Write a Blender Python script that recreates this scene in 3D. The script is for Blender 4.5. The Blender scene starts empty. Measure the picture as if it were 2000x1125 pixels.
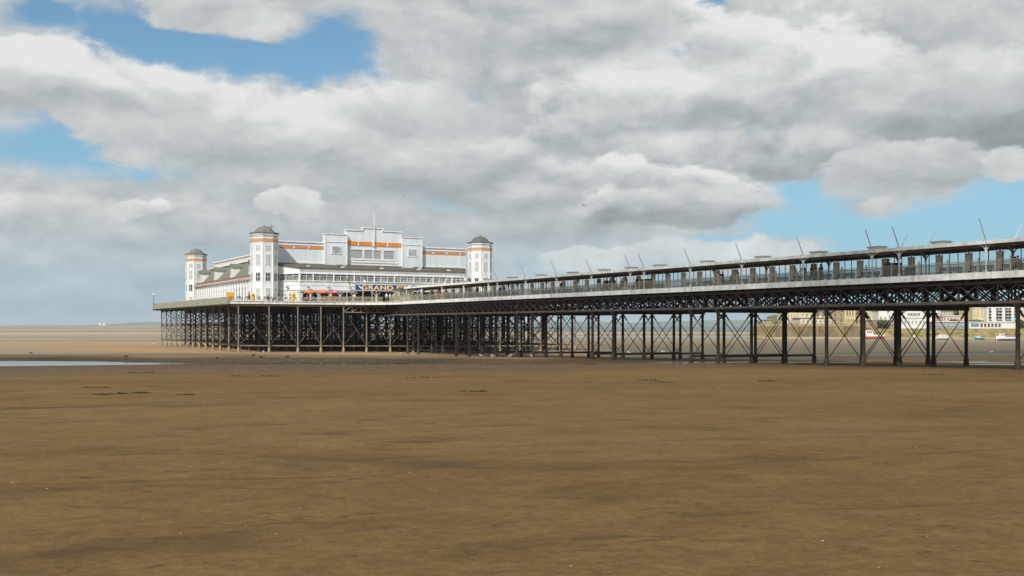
import bpy, bmesh, math, random
from mathutils import Vector, Matrix
random.seed(7)
R = math.radians
C = bpy.context.scene.collection
scene = bpy.context.scene

# ------------------------------------------------------------------ frames
# world: camera at the origin looking along +Y; pier frame: local x = w (across the pier), local y = s (along it, seaward)
P0 = Vector((38.45, 76.9, 0.0))
CA, SA = 0.873, 0.488
ANG = math.atan2(SA, CA)
DECK = 4.0
def pw(w, s, z=0.0):
    return Vector((P0.x + CA*w - SA*s, P0.y + SA*w + CA*s, z))
def ws(X, Y):
    dx, dy = X-P0.x, Y-P0.y
    return CA*dx + SA*dy, -SA*dx + CA*dy
def w_at(x, s):           # w seen at picture column x on the line s = const
    r = (x-1000)/2000
    return (r*(P0.y+CA*s) - P0.x + SA*s)/(CA - SA*r)
def s_at(x, w):           # s seen at picture column x on the line w = const
    r = (x-1000)/2000
    return (P0.x + CA*w - r*(P0.y+SA*w))/(SA + r*CA)
def zw(y, w, s):          # height of picture row y at (w, s)
    return (634-y)/2000*pw(w, s).y
FT = [(-400,-1.0),(-48,-2.5),(0,-3.42),(15,-3.73),(35,-4.05),(55,-4.3),(73,-4.62),(92,-5.02),(126,-5.12),(165,-4.85),(220,-5.0),(300,-5.2),(99999,-5.2)]
def Fz(s):
    if s <= FT[0][0]: return FT[0][1]
    for (a, za), (b, zb) in zip(FT, FT[1:]):
        if s <= b:
            t = (s-a)/(b-a); return za+(zb-za)*t
    return FT[-1][1]
def gz(X, Y):
    w, s = ws(X, Y)
    wl = -75 + 35*max(0, min(1, s/60))
    z = Fz(s) - 0.012*max(wl, min(20, w))
    side = max(0, min(1, (10-X)/32))
    z -= (0.45+0.24*max(0, min(1, (X+52)/28)))*math.exp(-((Y-114)/11)**2)*side*(1+0.14*math.sin(X*0.21)+0.10*math.sin(X*0.47+1)+0.08*math.sin(X*1.3))
    z += 0.40*math.exp(-((Y-140)/13)**2)*side
    d = math.hypot(X, Y)
    t = max(0, min(1, (d-200)/180)); t = t*t*(3-2*t)
    return z*(1-t) + -5.2*t
def gp(w, s):
    p = pw(w, s); return gz(p.x, p.y)

# ------------------------------------------------------------------ materials
MATS = {}
def srgb(r, g, b):
    f = lambda c: (c/255/12.92) if c/255 <= 0.04045 else ((c/255+0.055)/1.055)**2.4
    return (f(r), f(g), f(b))
def mat(name, col, rough=0.6, var=0.15, scale=3.0, bump=0.0, metal=0.0, alpha=1.0, stretch=(1,1,1), col2=None, spec=0.5, lines=None, lw=0.16):
    if name in MATS: return MATS[name]
    m = bpy.data.materials.new(name); m.use_nodes = True
    nt = m.node_tree; N = nt.nodes; L = nt.links
    b = N['Principled BSDF']
    b.inputs['Roughness'].default_value = rough
    b.inputs['Metallic'].default_value = metal
    b.inputs['Specular IOR Level'].default_value = spec
    if alpha < 1: b.inputs['Alpha'].default_value = alpha
    tc = N.new('ShaderNodeTexCoord'); mp = N.new('ShaderNodeMapping'); mp.inputs['Scale'].default_value = stretch
    L.new(tc.outputs['Object'], mp.inputs['Vector'])
    nz = N.new('ShaderNodeTexNoise'); nz.inputs['Scale'].default_value = scale; nz.inputs['Detail'].default_value = 6; nz.inputs['Roughness'].default_value = 0.65
    L.new(mp.outputs['Vector'], nz.inputs['Vector'])
    cr = N.new('ShaderNodeValToRGB')
    c2 = col2 if col2 else tuple(c*(1-var*1.6) for c in col)
    c1 = tuple(min(1, c*(1+var*0.5)) for c in col)
    cr.color_ramp.elements[0].position = 0.32; cr.color_ramp.elements[0].color = (*c2, 1)
    cr.color_ramp.elements[1].position = 0.62; cr.color_ramp.elements[1].color = (*c1, 1)
    L.new(nz.outputs['Fac'], cr.inputs['Fac'])
    out = cr.outputs['Color']
    if lines:     # (axis, spacing, darkening): joints between boards or courses
        sx = N.new('ShaderNodeSeparateXYZ'); L.new(tc.outputs['Object'], sx.inputs[0])
        mm = N.new('ShaderNodeMath'); mm.operation = 'MULTIPLY'; mm.inputs[1].default_value = 1/lines[1]
        L.new(sx.outputs[lines[0]], mm.inputs[0])
        fr = N.new('ShaderNodeMath'); fr.operation = 'FRACT'; L.new(mm.outputs[0], fr.inputs[0])
        lt = N.new('ShaderNodeMath'); lt.operation = 'LESS_THAN'; lt.inputs[1].default_value = lw; L.new(fr.outputs[0], lt.inputs[0])
        mx = N.new('ShaderNodeMix'); mx.data_type = 'RGBA'; mx.blend_type = 'MULTIPLY'
        L.new(out, mx.inputs['A']); k = 1-lines[2]; mx.inputs['B'].default_value = (k, k, k, 1)
        L.new(lt.outputs[0], mx.inputs['Factor']); out = mx.outputs['Result']
    L.new(out, b.inputs['Base Color'])
    if bump:
        bp = N.new('ShaderNodeBump'); bp.inputs['Strength'].default_value = bump; bp.inputs['Distance'].default_value = 0.05
        L.new(nz.outputs['Fac'], bp.inputs['Height']); L.new(bp.outputs['Normal'], b.inputs['Normal'])
    MATS[name] = m
    return m

white = mat('white_paint', (0.74,0.76,0.78), 0.5, 0.12, 1.6, stretch=(1,1,0.25))
siding = mat('white_siding', (0.67,0.70,0.73), 0.5, 0.09, 1.6, stretch=(1,1,0.22), lines=(2,0.42,0.10))
facadem = mat('facade_cladding', (0.64,0.69,0.745), 0.5, 0.07, 1.2, stretch=(1,1,0.15), lines=(0,2.4,0.12), lw=0.03)
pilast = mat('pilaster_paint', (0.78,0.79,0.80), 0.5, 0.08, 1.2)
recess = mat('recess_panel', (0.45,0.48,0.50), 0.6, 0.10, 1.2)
creamw = mat('weathered_white', (0.62,0.62,0.58), 0.6, 0.22, 2.5)
fasciam = mat('fascia_paint', (0.82,0.84,0.83), 0.5, 0.20, 2.2, stretch=(1,0.6,0.35), lines=(1,3.6,0.35), lw=0.02)
orange = mat('orange_band_paint', (0.66,0.24,0.035), 0.6, 0.12, 2)
orange2 = mat('faded_orange_paint', (0.62,0.30,0.13), 0.6, 0.15, 2)
redlead = mat('red_brown_tiles', (0.20,0.095,0.065), 0.8, 0.25, 3)
slate = mat('green_grey_slate', (0.17,0.175,0.14), 0.75, 0.22, 3, 0.3, lines=(2,0.35,0.25))
felt = mat('brown_roof_felt', (0.105,0.09,0.065), 0.85, 0.25, 1.5, 0.3)
dome = mat('lead_dome', (0.165,0.168,0.15), 0.7, 0.15, 3)
domedk = mat('dark_dome', (0.10,0.112,0.10), 0.7, 0.15, 3)
darkmetal = mat('black_brown_iron', (0.028,0.019,0.019), 0.7, 0.35, 2, 0.3, col2=(0.018,0.013,0.014))  # near-black tone has cloud and under-deck shade painted into it
girderm = mat('girder_iron', (0.034,0.025,0.024), 0.8, 0.35, 3, 0.3, col2=(0.016,0.012,0.012))
chordm = mat('rusted_chord_iron', (0.11,0.09,0.078), 0.8, 0.35, 2, 0.3, col2=(0.05,0.038,0.035))
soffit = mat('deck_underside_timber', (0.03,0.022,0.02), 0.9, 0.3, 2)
olive = mat('lit_weathered_iron', (0.30,0.26,0.195), 0.8, 0.3, 1.5, 0.4, col2=(0.12,0.095,0.07))  # pale front-row iron: sunlight painted into the weathered colour
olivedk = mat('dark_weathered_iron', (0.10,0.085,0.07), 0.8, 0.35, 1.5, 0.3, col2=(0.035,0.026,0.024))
apronm = mat('grey_green_parapet', (0.25,0.245,0.19), 0.8, 0.2, 1.2, lines=(1,1.5,0.2))
planks = mat('deck_planks', (0.58,0.53,0.44), 0.8, 0.25, 2, lines=(0,0.15,0.4))
stonep = mat('pillar_render', (0.93,0.88,0.76), 0.8, 0.08, 5)
framed = mat('dark_green_frame', (0.055,0.065,0.055), 0.5, 0.2, 4)
bracketm = mat('bracket_paint', (0.32,0.30,0.25), 0.6, 0.25, 5)
postw = mat('post_white', (0.80,0.80,0.76), 0.5, 0.15, 4)
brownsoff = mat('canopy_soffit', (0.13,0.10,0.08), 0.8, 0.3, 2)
roofc = mat('canopy_roof', (0.70,0.70,0.66), 0.6, 0.15, 1)
benchm = mat('bench_wood', (0.06,0.05,0.035), 0.8, 0.3, 4)
cabm = mat('cabinet_wood', (0.075,0.045,0.03), 0.7, 0.3, 5)
glassd = mat('dark_glass', (0.055,0.06,0.055), 0.12, 0.35, 0.7)
glassg = mat('pale_sky_glass', (0.28,0.30,0.25), 0.2, 0.3, 0.9, col2=(0.10,0.11,0.09))  # paler green paints the sky's light into the pane colour
blindm = mat('pale_blind', (0.42,0.45,0.46), 0.5, 0.2, 8)
shutter = mat('grey_grille', (0.38,0.40,0.42), 0.6, 0.2, 9, lines=(2,0.22,0.3))
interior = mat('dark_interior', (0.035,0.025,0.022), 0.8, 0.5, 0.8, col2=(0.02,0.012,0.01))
screen = mat('windbreak_glass', (0.85,0.88,0.88), 0.15, 0.05, 3, alpha=0.06)
frosted = mat('frosted_panel', (0.85,0.88,0.86), 0.4, 0.05, 3, alpha=0.34)
signblue = mat('sign_blue', (0.006,0.055,0.25), 0.4, 0.15, 1.2, col2=(0.004,0.03,0.14))
signor = mat('sign_orange', (0.88,0.50,0.10), 0.5, 0.1, 3)
signwh = mat('sign_white', (0.85,0.80,0.72), 0.5, 0.05, 3)
picm = mat('painted_picture', (0.45,0.50,0.52), 0.5, 0.1, 1.6, col2=(0.12,0.16,0.15))
yellow = mat('yellow_plastic', (0.72,0.40,0.03), 0.4, 0.1, 4)
greyplast = mat('grey_furniture', (0.18,0.20,0.23), 0.5, 0.2, 4)
lightplast = mat('light_furniture', (0.55,0.57,0.58), 0.5, 0.15, 4)
black = mat('black_plastic', (0.02,0.02,0.02), 0.5, 0.2, 4)
greenp = mat('green_bin_paint', (0.02,0.05,0.035), 0.5, 0.2, 4)
woodfence = mat('pale_fence_wood', (0.36,0.31,0.22), 0.8, 0.25, 4)

def lit_tide(m, col, z0, z1):  # paints sunlit pile feet as a paler band, with tide stain
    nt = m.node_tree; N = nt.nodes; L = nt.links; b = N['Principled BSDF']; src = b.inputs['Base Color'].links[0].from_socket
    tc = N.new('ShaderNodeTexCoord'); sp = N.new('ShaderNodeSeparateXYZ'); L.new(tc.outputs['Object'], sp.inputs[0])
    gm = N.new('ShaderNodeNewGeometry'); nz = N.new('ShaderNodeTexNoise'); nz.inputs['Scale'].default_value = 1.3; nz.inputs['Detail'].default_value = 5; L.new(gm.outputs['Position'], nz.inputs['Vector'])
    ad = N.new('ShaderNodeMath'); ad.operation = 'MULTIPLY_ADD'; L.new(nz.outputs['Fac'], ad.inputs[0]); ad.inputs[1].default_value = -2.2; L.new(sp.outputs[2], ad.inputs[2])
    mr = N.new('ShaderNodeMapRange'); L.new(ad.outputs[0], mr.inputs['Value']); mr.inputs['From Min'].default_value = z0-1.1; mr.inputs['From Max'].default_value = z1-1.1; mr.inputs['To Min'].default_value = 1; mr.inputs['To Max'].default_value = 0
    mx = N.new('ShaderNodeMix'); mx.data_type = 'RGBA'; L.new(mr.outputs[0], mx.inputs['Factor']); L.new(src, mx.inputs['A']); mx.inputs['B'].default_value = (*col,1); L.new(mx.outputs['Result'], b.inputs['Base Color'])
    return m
pileol = lit_tide(mat('lit_weathered_pile', (0.22,0.185,0.14), 0.8, 0.4, 1.1, 0.4, col2=(0.075,0.055,0.042)), (0.30,0.24,0.15), 0.9, 1.8)  # outer piles: weathered iron with sunlight painted in as a paler tone
piledk = lit_tide(mat('shaded_pile_iron', (0.032,0.022,0.021), 0.75, 0.5, 1.4, 0.4, col2=(0.017,0.011,0.011)), (0.055,0.045,0.034), 0.8, 2.0)  # walkway piles: cloud shade painted into the near-black colour
pileid = lit_tide(mat('shaded_inner_iron', (0.028,0.019,0.018), 0.75, 0.5, 1.4, 0.4, col2=(0.015,0.010,0.010)), (0.09,0.07,0.045), 0.6, 1.6)  # inner piles: shade beneath the platform painted into the colour

# ------------------------------------------------------------------ mesh builder
class MB:
    def __init__(s): s.v = []; s.f = []; s.m = []
    def quad(s, pts, mi=0):
        n = len(s.v); s.v += [tuple(p) for p in pts]; s.f.append(tuple(range(n, n+len(pts)))); s.m.append(mi); return s
    def box(s, x0, x1, y0, y1, z0, z1, mi=0):
        if x0 > x1: x0, x1 = x1, x0
        if y0 > y1: y0, y1 = y1, y0
        if z0 > z1: z0, z1 = z1, z0
        n = len(s.v)
        s.v += [(x0,y0,z0),(x1,y0,z0),(x1,y1,z0),(x0,y1,z0),(x0,y0,z1),(x1,y0,z1),(x1,y1,z1),(x0,y1,z1)]
        for f in ((3,2,1,0),(4,5,6,7),(0,1,5,4),(1,2,6,5),(2,3,7,6),(3,0,4,7)):
            s.f.append(tuple(n+i for i in f)); s.m.append(mi)
        return s
    def beam(s, p, q, a, b=None, mi=0):
        b = b or a; p = Vector(p); q = Vector(q); d = (q-p)
        if d.length < 1e-6: return s
        d.normalize(); up = Vector((0,0,1)) if abs(d.z) < 0.98 else Vector((0,1,0))
        x = d.cross(up).normalized()*a/2; y = x.cross(d).normalized()*b/2
        n = len(s.v)
        for c in (p, q):
            for u in (-x-y, x-y, x+y, -x+y): s.v.append(tuple(c+u))
        for f in ((0,1,2,3),(7,6,5,4),(4,5,1,0),(5,6,2,1),(6,7,3,2),(7,4,0,3)):
            s.f.append(tuple(n+i for i in f)); s.m.append(mi)
        return s
    def lathe(s, c, prof, n=12, mi=0, ph=0.0, axis=None):
        # prof: list of (r, z); closed with caps
        c = Vector(c); base = len(s.v)
        for r, z in prof:
            for i in range(n):
                a = ph + 2*math.pi*i/n
                s.v.append((c.x+r*math.cos(a), c.y+r*math.sin(a), c.z+z))
        for k in range(len(prof)-1):
            for i in range(n):
                j = (i+1) % n
                s.f.append((base+k*n+i, base+k*n+j, base+(k+1)*n+j, base+(k+1)*n+i)); s.m.append(mi)
        s.f.append(tuple(base+i for i in reversed(range(n)))); s.m.append(mi)
        t = base+(len(prof)-1)*n
        s.f.append(tuple(t+i for i in range(n))); s.m.append(mi)
        return s
    def tube(s, p, q, r, r2=None, n=8, mi=0):
        r2 = r if r2 is None else r2
        p = Vector(p); q = Vector(q); d = (q-p).normalized(); up = Vector((0,0,1)) if abs(d.z) < 0.98 else Vector((0,1,0))
        x = d.cross(up).normalized(); y = x.cross(d).normalized(); b = len(s.v)
        for c, rr in ((p, r), (q, r2)):
            for i in range(n):
                a = 2*math.pi*i/n; s.v.append(tuple(c + x*rr*math.cos(a) + y*rr*math.sin(a)))
        for i in range(n):
            j = (i+1) % n; s.f.append((b+i, b+j, b+n+j, b+n+i)); s.m.append(mi)
        s.f.append(tuple(b+i for i in reversed(range(n)))); s.m.append(mi)
        s.f.append(tuple(b+n+i for i in range(n))); s.m.append(mi)
        return s
    def ellip(s, c, rx, ry, rz, n=10, k=6, mi=0):
        prof = []; b = len(s.v); c = Vector(c)
        for j in range(k+1):
            t = -math.pi/2 + math.pi*j/k
            for i in range(n):
                a = 2*math.pi*i/n
                s.v.append((c.x+rx*math.cos(t)*math.cos(a), c.y+ry*math.cos(t)*math.sin(a), c.z+rz*math.sin(t)))
        for j in range(k):
            for i in range(n):
                i2 = (i+1) % n
                s.f.append((b+j*n+i, b+j*n+i2, b+(j+1)*n+i2, b+(j+1)*n+i)); s.m.append(mi)
        return s
    def prism(s, poly, axis, a, b, mi=0):
        # poly: 2D outline, extruded between a and b along axis; axis 1: poly=(x,z); axis 2: poly=(x,y); axis 0: poly=(y,z)
        def P(u, v, t): return (t,u,v) if axis == 0 else ((u,t,v) if axis == 1 else (u,v,t))
        n = len(poly); base = len(s.v)
        for t in (a, b):
            for u, v in poly: s.v.append(P(u, v, t))
        s.f.append(tuple(base+i for i in range(n))); s.m.append(mi)
        s.f.append(tuple(base+n+i for i in reversed(range(n)))); s.m.append(mi)
        for i in range(n):
            j = (i+1) % n; s.f.append((base+i, base+n+i, base+n+j, base+j)); s.m.append(mi)
        return s
    def mesh(s, name, mats, off=(0,0,0), smooth=False, fix=True):
        me = bpy.data.meshes.new(name); off = Vector(off)
        me.from_pydata([tuple(Vector(v)-off) for v in s.v], [], s.f)
        if not isinstance(mats, (list, tuple)): mats = [mats]
        for m in mats: me.materials.append(m)
        for p, mi in zip(me.polygons, s.m): p.material_index = mi
        if smooth: me.shade_smooth()
        if fix:
            bm = bmesh.new(); bm.from_mesh(me); bmesh.ops.recalc_face_normals(bm, faces=bm.faces); bm.to_mesh(me); bm.free()
        return me
    def build(s, name, mats, parent=None, off=None, smooth=False):
        if off is None: off = OFF.get(parent.name, (0,0,0)) if parent else (0,0,0)
        me = s.mesh(name, mats, off, smooth)
        o = bpy.data.objects.new(name, me); C.objects.link(o)
        if parent: o.parent = parent
        return o
OFF = {}
def tag(o, label=None, cat=None, group=None, kind=None):
    if label: o['label'] = label
    if cat: o['category'] = cat
    if group: o['group'] = group
    if kind: o['kind'] = kind
    return o
def pthing(name, label, cat, w, s, z, group=None, rot=0.0):      # thing living in the pier frame
    o = bpy.data.objects.new(name, None); C.objects.link(o); o.empty_display_size = 0.3
    o.location = pw(w, s, z); o.rotation_euler = (0, 0, ANG+rot)
    OFF[o.name] = (w, s, z)
    return tag(o, label, cat, group)
def wthing(name, label, cat, X, Y, z, group=None, rot=0.0):      # thing living in the world frame
    o = bpy.data.objects.new(name, None); C.objects.link(o)
    o.location = (X, Y, z); o.rotation_euler = (0, 0, rot)
    OFF[o.name] = (0,0,0)
    return tag(o, label, cat, group)
def child(o, name, parent, loc=(0,0,0), rot=(0,0,0), scale=(1,1,1)):   # linked copy of a mesh (name, data) as part of parent
    c = bpy.data.objects.new(name, o); C.objects.link(c); c.parent = parent
    c.location = loc; c.rotation_euler = rot; c.scale = scale
    return c
def rel(parent, w, s, z):
    o = OFF[parent.name]; return (w-o[0], s-o[1], z-o[2])
def copy_tree(o, parent=None):
    c = o.copy(); C.objects.link(c); c.parent = parent
    if o.name in OFF: OFF[c.name] = OFF[o.name]
    for ch in list(o.children): copy_tree(ch, c)
    return c

# ------------------------------------------------------------------ camera, light, sky
cam = bpy.data.cameras.new('camera'); co = bpy.data.objects.new('camera', cam); C.objects.link(co)
cam.lens = 36; cam.sensor_width = 36; cam.shift_y = 71.5/2000; cam.clip_end = 60000; cam.clip_start = 0.1
co.location = (0,0,0); co.rotation_euler = (R(90), 0, 0); scene.camera = co
SUN_AZ = R(-113); SUN_EL = R(41)
sd = Vector((math.cos(SUN_AZ)*math.cos(SUN_EL), math.sin(SUN_AZ)*math.cos(SUN_EL), math.sin(SUN_EL)))
sl = bpy.data.lights.new('sun', 'SUN'); sl.energy = 4.5; sl.angle = R(0.53); sl.color = (1.0, 0.94, 0.85)
so = bpy.data.objects.new('sun', sl); C.objects.link(so); so.rotation_euler = (-sd).to_track_quat('-Z','Y').to_euler()
scene.view_settings.view_transform = 'Standard'; scene.view_settings.look = 'None'
scene.view_settings.exposure = 0; scene.view_settings.gamma = 1

W = bpy.data.worlds.new('World'); scene.world = W; W.use_nodes = True
nt = W.node_tree; N = nt.nodes; L = nt.links; N.clear()
def M(op, a, b=None, c=None, clamp=False):
    n = N.new('ShaderNodeMath'); n.operation = op; n.use_clamp = clamp
    for i, x in enumerate((a, b, c)):
        if x is None: continue
        if isinstance(x, (int, float)): n.inputs[i].default_value = x
        else: L.new(x, n.inputs[i])
    return n.outputs[0]
tc = N.new('ShaderNodeTexCoord'); sp = N.new('ShaderNodeSeparateXYZ'); L.new(tc.outputs['Generated'], sp.inputs[0])
az = M('ARCTAN2', sp.outputs[0], sp.outputs[1]); el = M('ARCSINE', sp.outputs[2])
cb = N.new('ShaderNodeCombineXYZ'); L.new(az, cb.inputs[0]); L.new(el, cb.inputs[1]); P = cb.outputs[0]
def noise(vec, scale, detail=6, rough=0.55, dist=0.0, stretch=(1,1,1), loc=(0,0,0)):
    mp = N.new('ShaderNodeMapping'); mp.inputs['Scale'].default_value = stretch; mp.inputs['Location'].default_value = loc
    L.new(vec, mp.inputs['Vector'])
    n = N.new('ShaderNodeTexNoise'); n.inputs['Scale'].default_value = scale; n.inputs['Detail'].default_value = detail
    n.inputs['Roughness'].default_value = rough; n.inputs['Distortion'].default_value = dist
    L.new(mp.outputs['Vector'], n.inputs['Vector']); return n
wn = noise(P, 9, 5, 0.6, 0, (1,1.7,1))
vm = N.new('ShaderNodeVectorMath'); vm.operation = 'SUBTRACT'; L.new(wn.outputs['Color'], vm.inputs[0]); vm.inputs[1].default_value = (0.5,0.5,0.5)
vs = N.new('ShaderNodeVectorMath'); vs.operation = 'MULTIPLY'; L.new(vm.outputs[0], vs.inputs[0]); vs.inputs[1].default_value = (0.085, 0.05, 0)
va = N.new('ShaderNodeVectorMath'); va.operation = 'ADD'; L.new(P, va.inputs[0]); L.new(vs.outputs[0], va.inputs[1]); PW = va.outputs[0]
def blob(x, y, rx, ry, rot=0.0):
    a = math.atan((x-1000)/2000); e = math.atan((634-y)/2000*math.cos(a))
    mp = N.new('ShaderNodeMapping'); mp.vector_type = 'TEXTURE'
    mp.inputs['Location'].default_value = (a, e, 0); mp.inputs['Rotation'].default_value = (0,0,R(rot)); mp.inputs['Scale'].default_value = (rx/2000, ry/2000, 1)
    L.new(PW, mp.inputs['Vector'])
    g = N.new('ShaderNodeTexGradient'); g.gradient_type = 'SPHERICAL'; L.new(mp.outputs['Vector'], g.inputs['Vector']); return g.outputs['Fac']
def total(lst, start):
    acc = start
    for (x, y, rx, ry, rot, amp) in lst: acc = M('MULTIPLY_ADD', blob(x,y,rx,ry,rot), amp, acc)
    return acc
n1 = noise(P, 7.0, 9, 0.56, 0.25, (1,1.8,1), (3.1,1.7,0)).outputs['Fac']
n1b = noise(P, 7.0, 6, 0.56, 0.25, (1,1.8,1), (3.1-0.006,1.7+0.03,0)).outputs['Fac']
n2 = noise(P, 26.0, 6, 0.6, 0.4, (1,1.9,1), (0.3,5.7,0)).outputs['Fac']
# cover: gaps are negative, clouds positive
GAPS = [(330,85,230,75,-6,-1.5),(530,105,260,65,-12,-1.5),(650,75,90,110,-50,-1.5),(720,120,90,50,-25,-1.0),(55,15,60,35,0,-1.2),(200,60,130,50,-20,-0.9),
        (90,290,260,75,2,-1.4),(250,310,150,50,0,-0.7),(1395,8,45,22,0,-1.6),(1560,395,130,100,0,-1.6),(1800,470,420,80,5,-2.0),(1980,400,130,110,20,-1.5),(1650,520,420,90,0,-2.2),
        (1400,540,500,50,0,-1.0),(1400,470,180,40,10,-0.7),(1945,283,30,18,0,-1.2),(1750,610,600,60,0,-1.2)]
cov = total(GAPS, M('MULTIPLY_ADD', n1, 2.6, -0.45))
cov = M('MULTIPLY_ADD', M('SUBTRACT', n2, 0.5), 0.7, cov)
def smooth(v, a, b, c=0.0, d=1.0):
    n = N.new('ShaderNodeMapRange'); n.interpolation_type = 'SMOOTHSTEP'; L.new(v, n.inputs['Value'])
    for k, x in (('From Min',a),('From Max',b),('To Min',c),('To Max',d)): n.inputs[k].default_value = x
    return n.outputs[0]
mask_ = smooth(cov, -0.30, 0.75)
relief = M('SUBTRACT', n1, n1b)
fine = M('SUBTRACT', n2, 0.5)
edge = M('MULTIPLY_ADD', M('SUBTRACT', n1, 0.5), 0.95, M('MULTIPLY', fine, 0.50))
shade = M('MULTIPLY_ADD', relief, 1.5, M('MULTIPLY', fine, 0.34))
tone = M('ADD', shade, 0.56)
shade = M('ADD', shade, 0.05)
# separate cumulus masses, far to near: x, y, rx, ry, rot, tone at the top, tone at the base, edge softness
CUM = [(150,500,620,70,0,0.60,0.36,0.5),(700,520,700,60,0,0.52,0.42,0.6),(140,418,360,50,3,0.74,0.46,0.35),(420,462,380,56,0,0.62,0.38,0.5),(285,402,90,22,0,0.92,0.70,0.3),
       (620,335,350,110,-6,0.74,0.42,0.45),(800,440,520,90,0,0.56,0.28,0.55),(575,395,75,48,0,0.98,0.62,0.25),(1330,505,330,50,4,0.78,0.60,0.35),(1120,510,120,30,8,0.86,0.66,0.3),
       (290,215,540,120,-13,0.96,0.50,0.30),(620,268,380,122,-10,0.86,0.50,0.35),(400,18,235,66,-6,0.72,0.58,0.30),(890,235,230,115,-8,0.98,0.50,0.35),
       (1110,150,400,230,0,0.86,0.34,0.45),(1000,360,470,120,-5,0.72,0.34,0.40),(1830,50,400,170,0,0.82,0.40,0.40),(1330,190,380,190,5,1.0,0.40,0.35),
       (1640,170,220,170,0,1.02,0.42,0.28),(1900,210,300,130,0,0.66,0.16,0.35),(1400,300,400,80,-3,0.66,0.10,0.35),(1250,350,330,55,-6,0.90,0.30,0.30),(1310,400,255,60,0,0.74,0.14,0.28),
       (1785,335,215,62,2,0.62,0.40,0.25),(1965,315,80,52,0,0.84,0.60,0.25),(1700,402,55,14,0,0.7,0.55,0.3),(1080,60,330,100,0,0.60,0.30,0.5),(1440,95,150,90,0,1.0,0.6,0.4)]
for (x, y, rx, ry, rot, tt, tb, soft) in CUM:
    a_ = math.atan((x-1000)/2000); e_ = math.atan((634-y)/2000*math.cos(a_))
    mp = N.new('ShaderNodeMapping'); mp.vector_type = 'TEXTURE'
    mp.inputs['Location'].default_value = (a_, e_, 0); mp.inputs['Rotation'].default_value = (0,0,R(rot)); mp.inputs['Scale'].default_value = (rx/2000, ry/2000, 1)
    L.new(PW, mp.inputs['Vector'])
    gr = N.new('ShaderNodeTexGradient'); gr.gradient_type = 'SPHERICAL'; L.new(mp.outputs['Vector'], gr.inputs['Vector'])
    m_ = smooth(M('ADD', gr.outputs['Fac'], edge), 0.15, 0.15+soft*0.8)
    m_ = M('MULTIPLY', m_, smooth(gr.outputs['Fac'], 0.0, 0.06))
    sy = N.new('ShaderNodeSeparateXYZ'); L.new(mp.outputs['Vector'], sy.inputs[0])
    t_ = smooth(M('MULTIPLY_ADD', edge, 0.7, sy.outputs[1]), -0.45, 0.62, tb, tt)
    t_ = M('ADD', t_, shade)
    mt = N.new('ShaderNodeMix'); mt.data_type = 'FLOAT'; L.new(m_, mt.inputs['Factor']); L.new(tone, mt.inputs['A']); L.new(t_, mt.inputs['B']); tone = mt.outputs['Result']
    mask_ = M('MAXIMUM', mask_, m_)
cr = N.new('ShaderNodeValToRGB'); e = cr.color_ramp.elements
e[0].position = 0.0; e[0].color = (*srgb(146,154,156),1)
e[1].position = 1.0; e[1].color = (*srgb(231,232,230),1)
for pos, c in ((0.25,(166,174,177)),(0.5,(188,194,196)),(0.75,(208,211,211))):
    k = cr.color_ramp.elements.new(pos); k.color = (*srgb(*c),1)
L.new(tone, cr.inputs['Fac'])
# clouds thin into the pale band near the horizon
sky = N.new('ShaderNodeTexSky'); sky.sky_type = 'NISHITA'; sky.sun_disc = False; sky.sun_elevation = SUN_EL
sky.sun_rotation = math.atan2(sd.x, sd.y); sky.altitude = 10; sky.air_density = 1.0; sky.dust_density = 0.6; sky.ozone_density = 1.3
hs = N.new('ShaderNodeMapRange'); L.new(el, hs.inputs['Value']); hs.inputs['From Min'].default_value = 0.0; hs.inputs['From Max'].default_value = 0.10
hs.inputs['To Min'].default_value = 0.35; hs.inputs['To Max'].default_value = 1.0
cf = M('MULTIPLY', mask_, hs.outputs[0])
skm = N.new('ShaderNodeMix'); skm.data_type = 'RGBA'; skm.blend_type = 'MULTIPLY'; skm.inputs['Factor'].default_value = 1
L.new(sky.outputs[0], skm.inputs['A']); skm.inputs['B'].default_value = (0.105*0.80,0.105*1.03,0.105*1.06,1)
hz = N.new('ShaderNodeMix'); hz.data_type = 'RGBA'
hzf = N.new('ShaderNodeMapRange'); L.new(el, hzf.inputs['Value']); hzf.inputs['From Min'].default_value = -0.02; hzf.inputs['From Max'].default_value = 0.30
hzf.inputs['To Min'].default_value = 0.92; hzf.inputs['To Max'].default_value = 0.0
L.new(hzf.outputs[0], hz.inputs['Factor']); L.new(skm.outputs['Result'], hz.inputs['A']); hz.inputs['B'].default_value = (*srgb(136,182,212),1)
mx = N.new('ShaderNodeMix'); mx.data_type = 'RGBA'; L.new(cf, mx.inputs['Factor']); L.new(hz.outputs['Result'], mx.inputs['A']); L.new(cr.outputs[0], mx.inputs['B'])
bg = N.new('ShaderNodeBackground'); L.new(mx.outputs['Result'], bg.inputs['Color']); bg.inputs['Strength'].default_value = 1.0
wo = N.new('ShaderNodeOutputWorld'); L.new(bg.outputs[0], wo.inputs['Surface'])
W.cycles.sampling_method = 'MANUAL'; W.cycles.sample_map_resolution = 512

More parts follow.
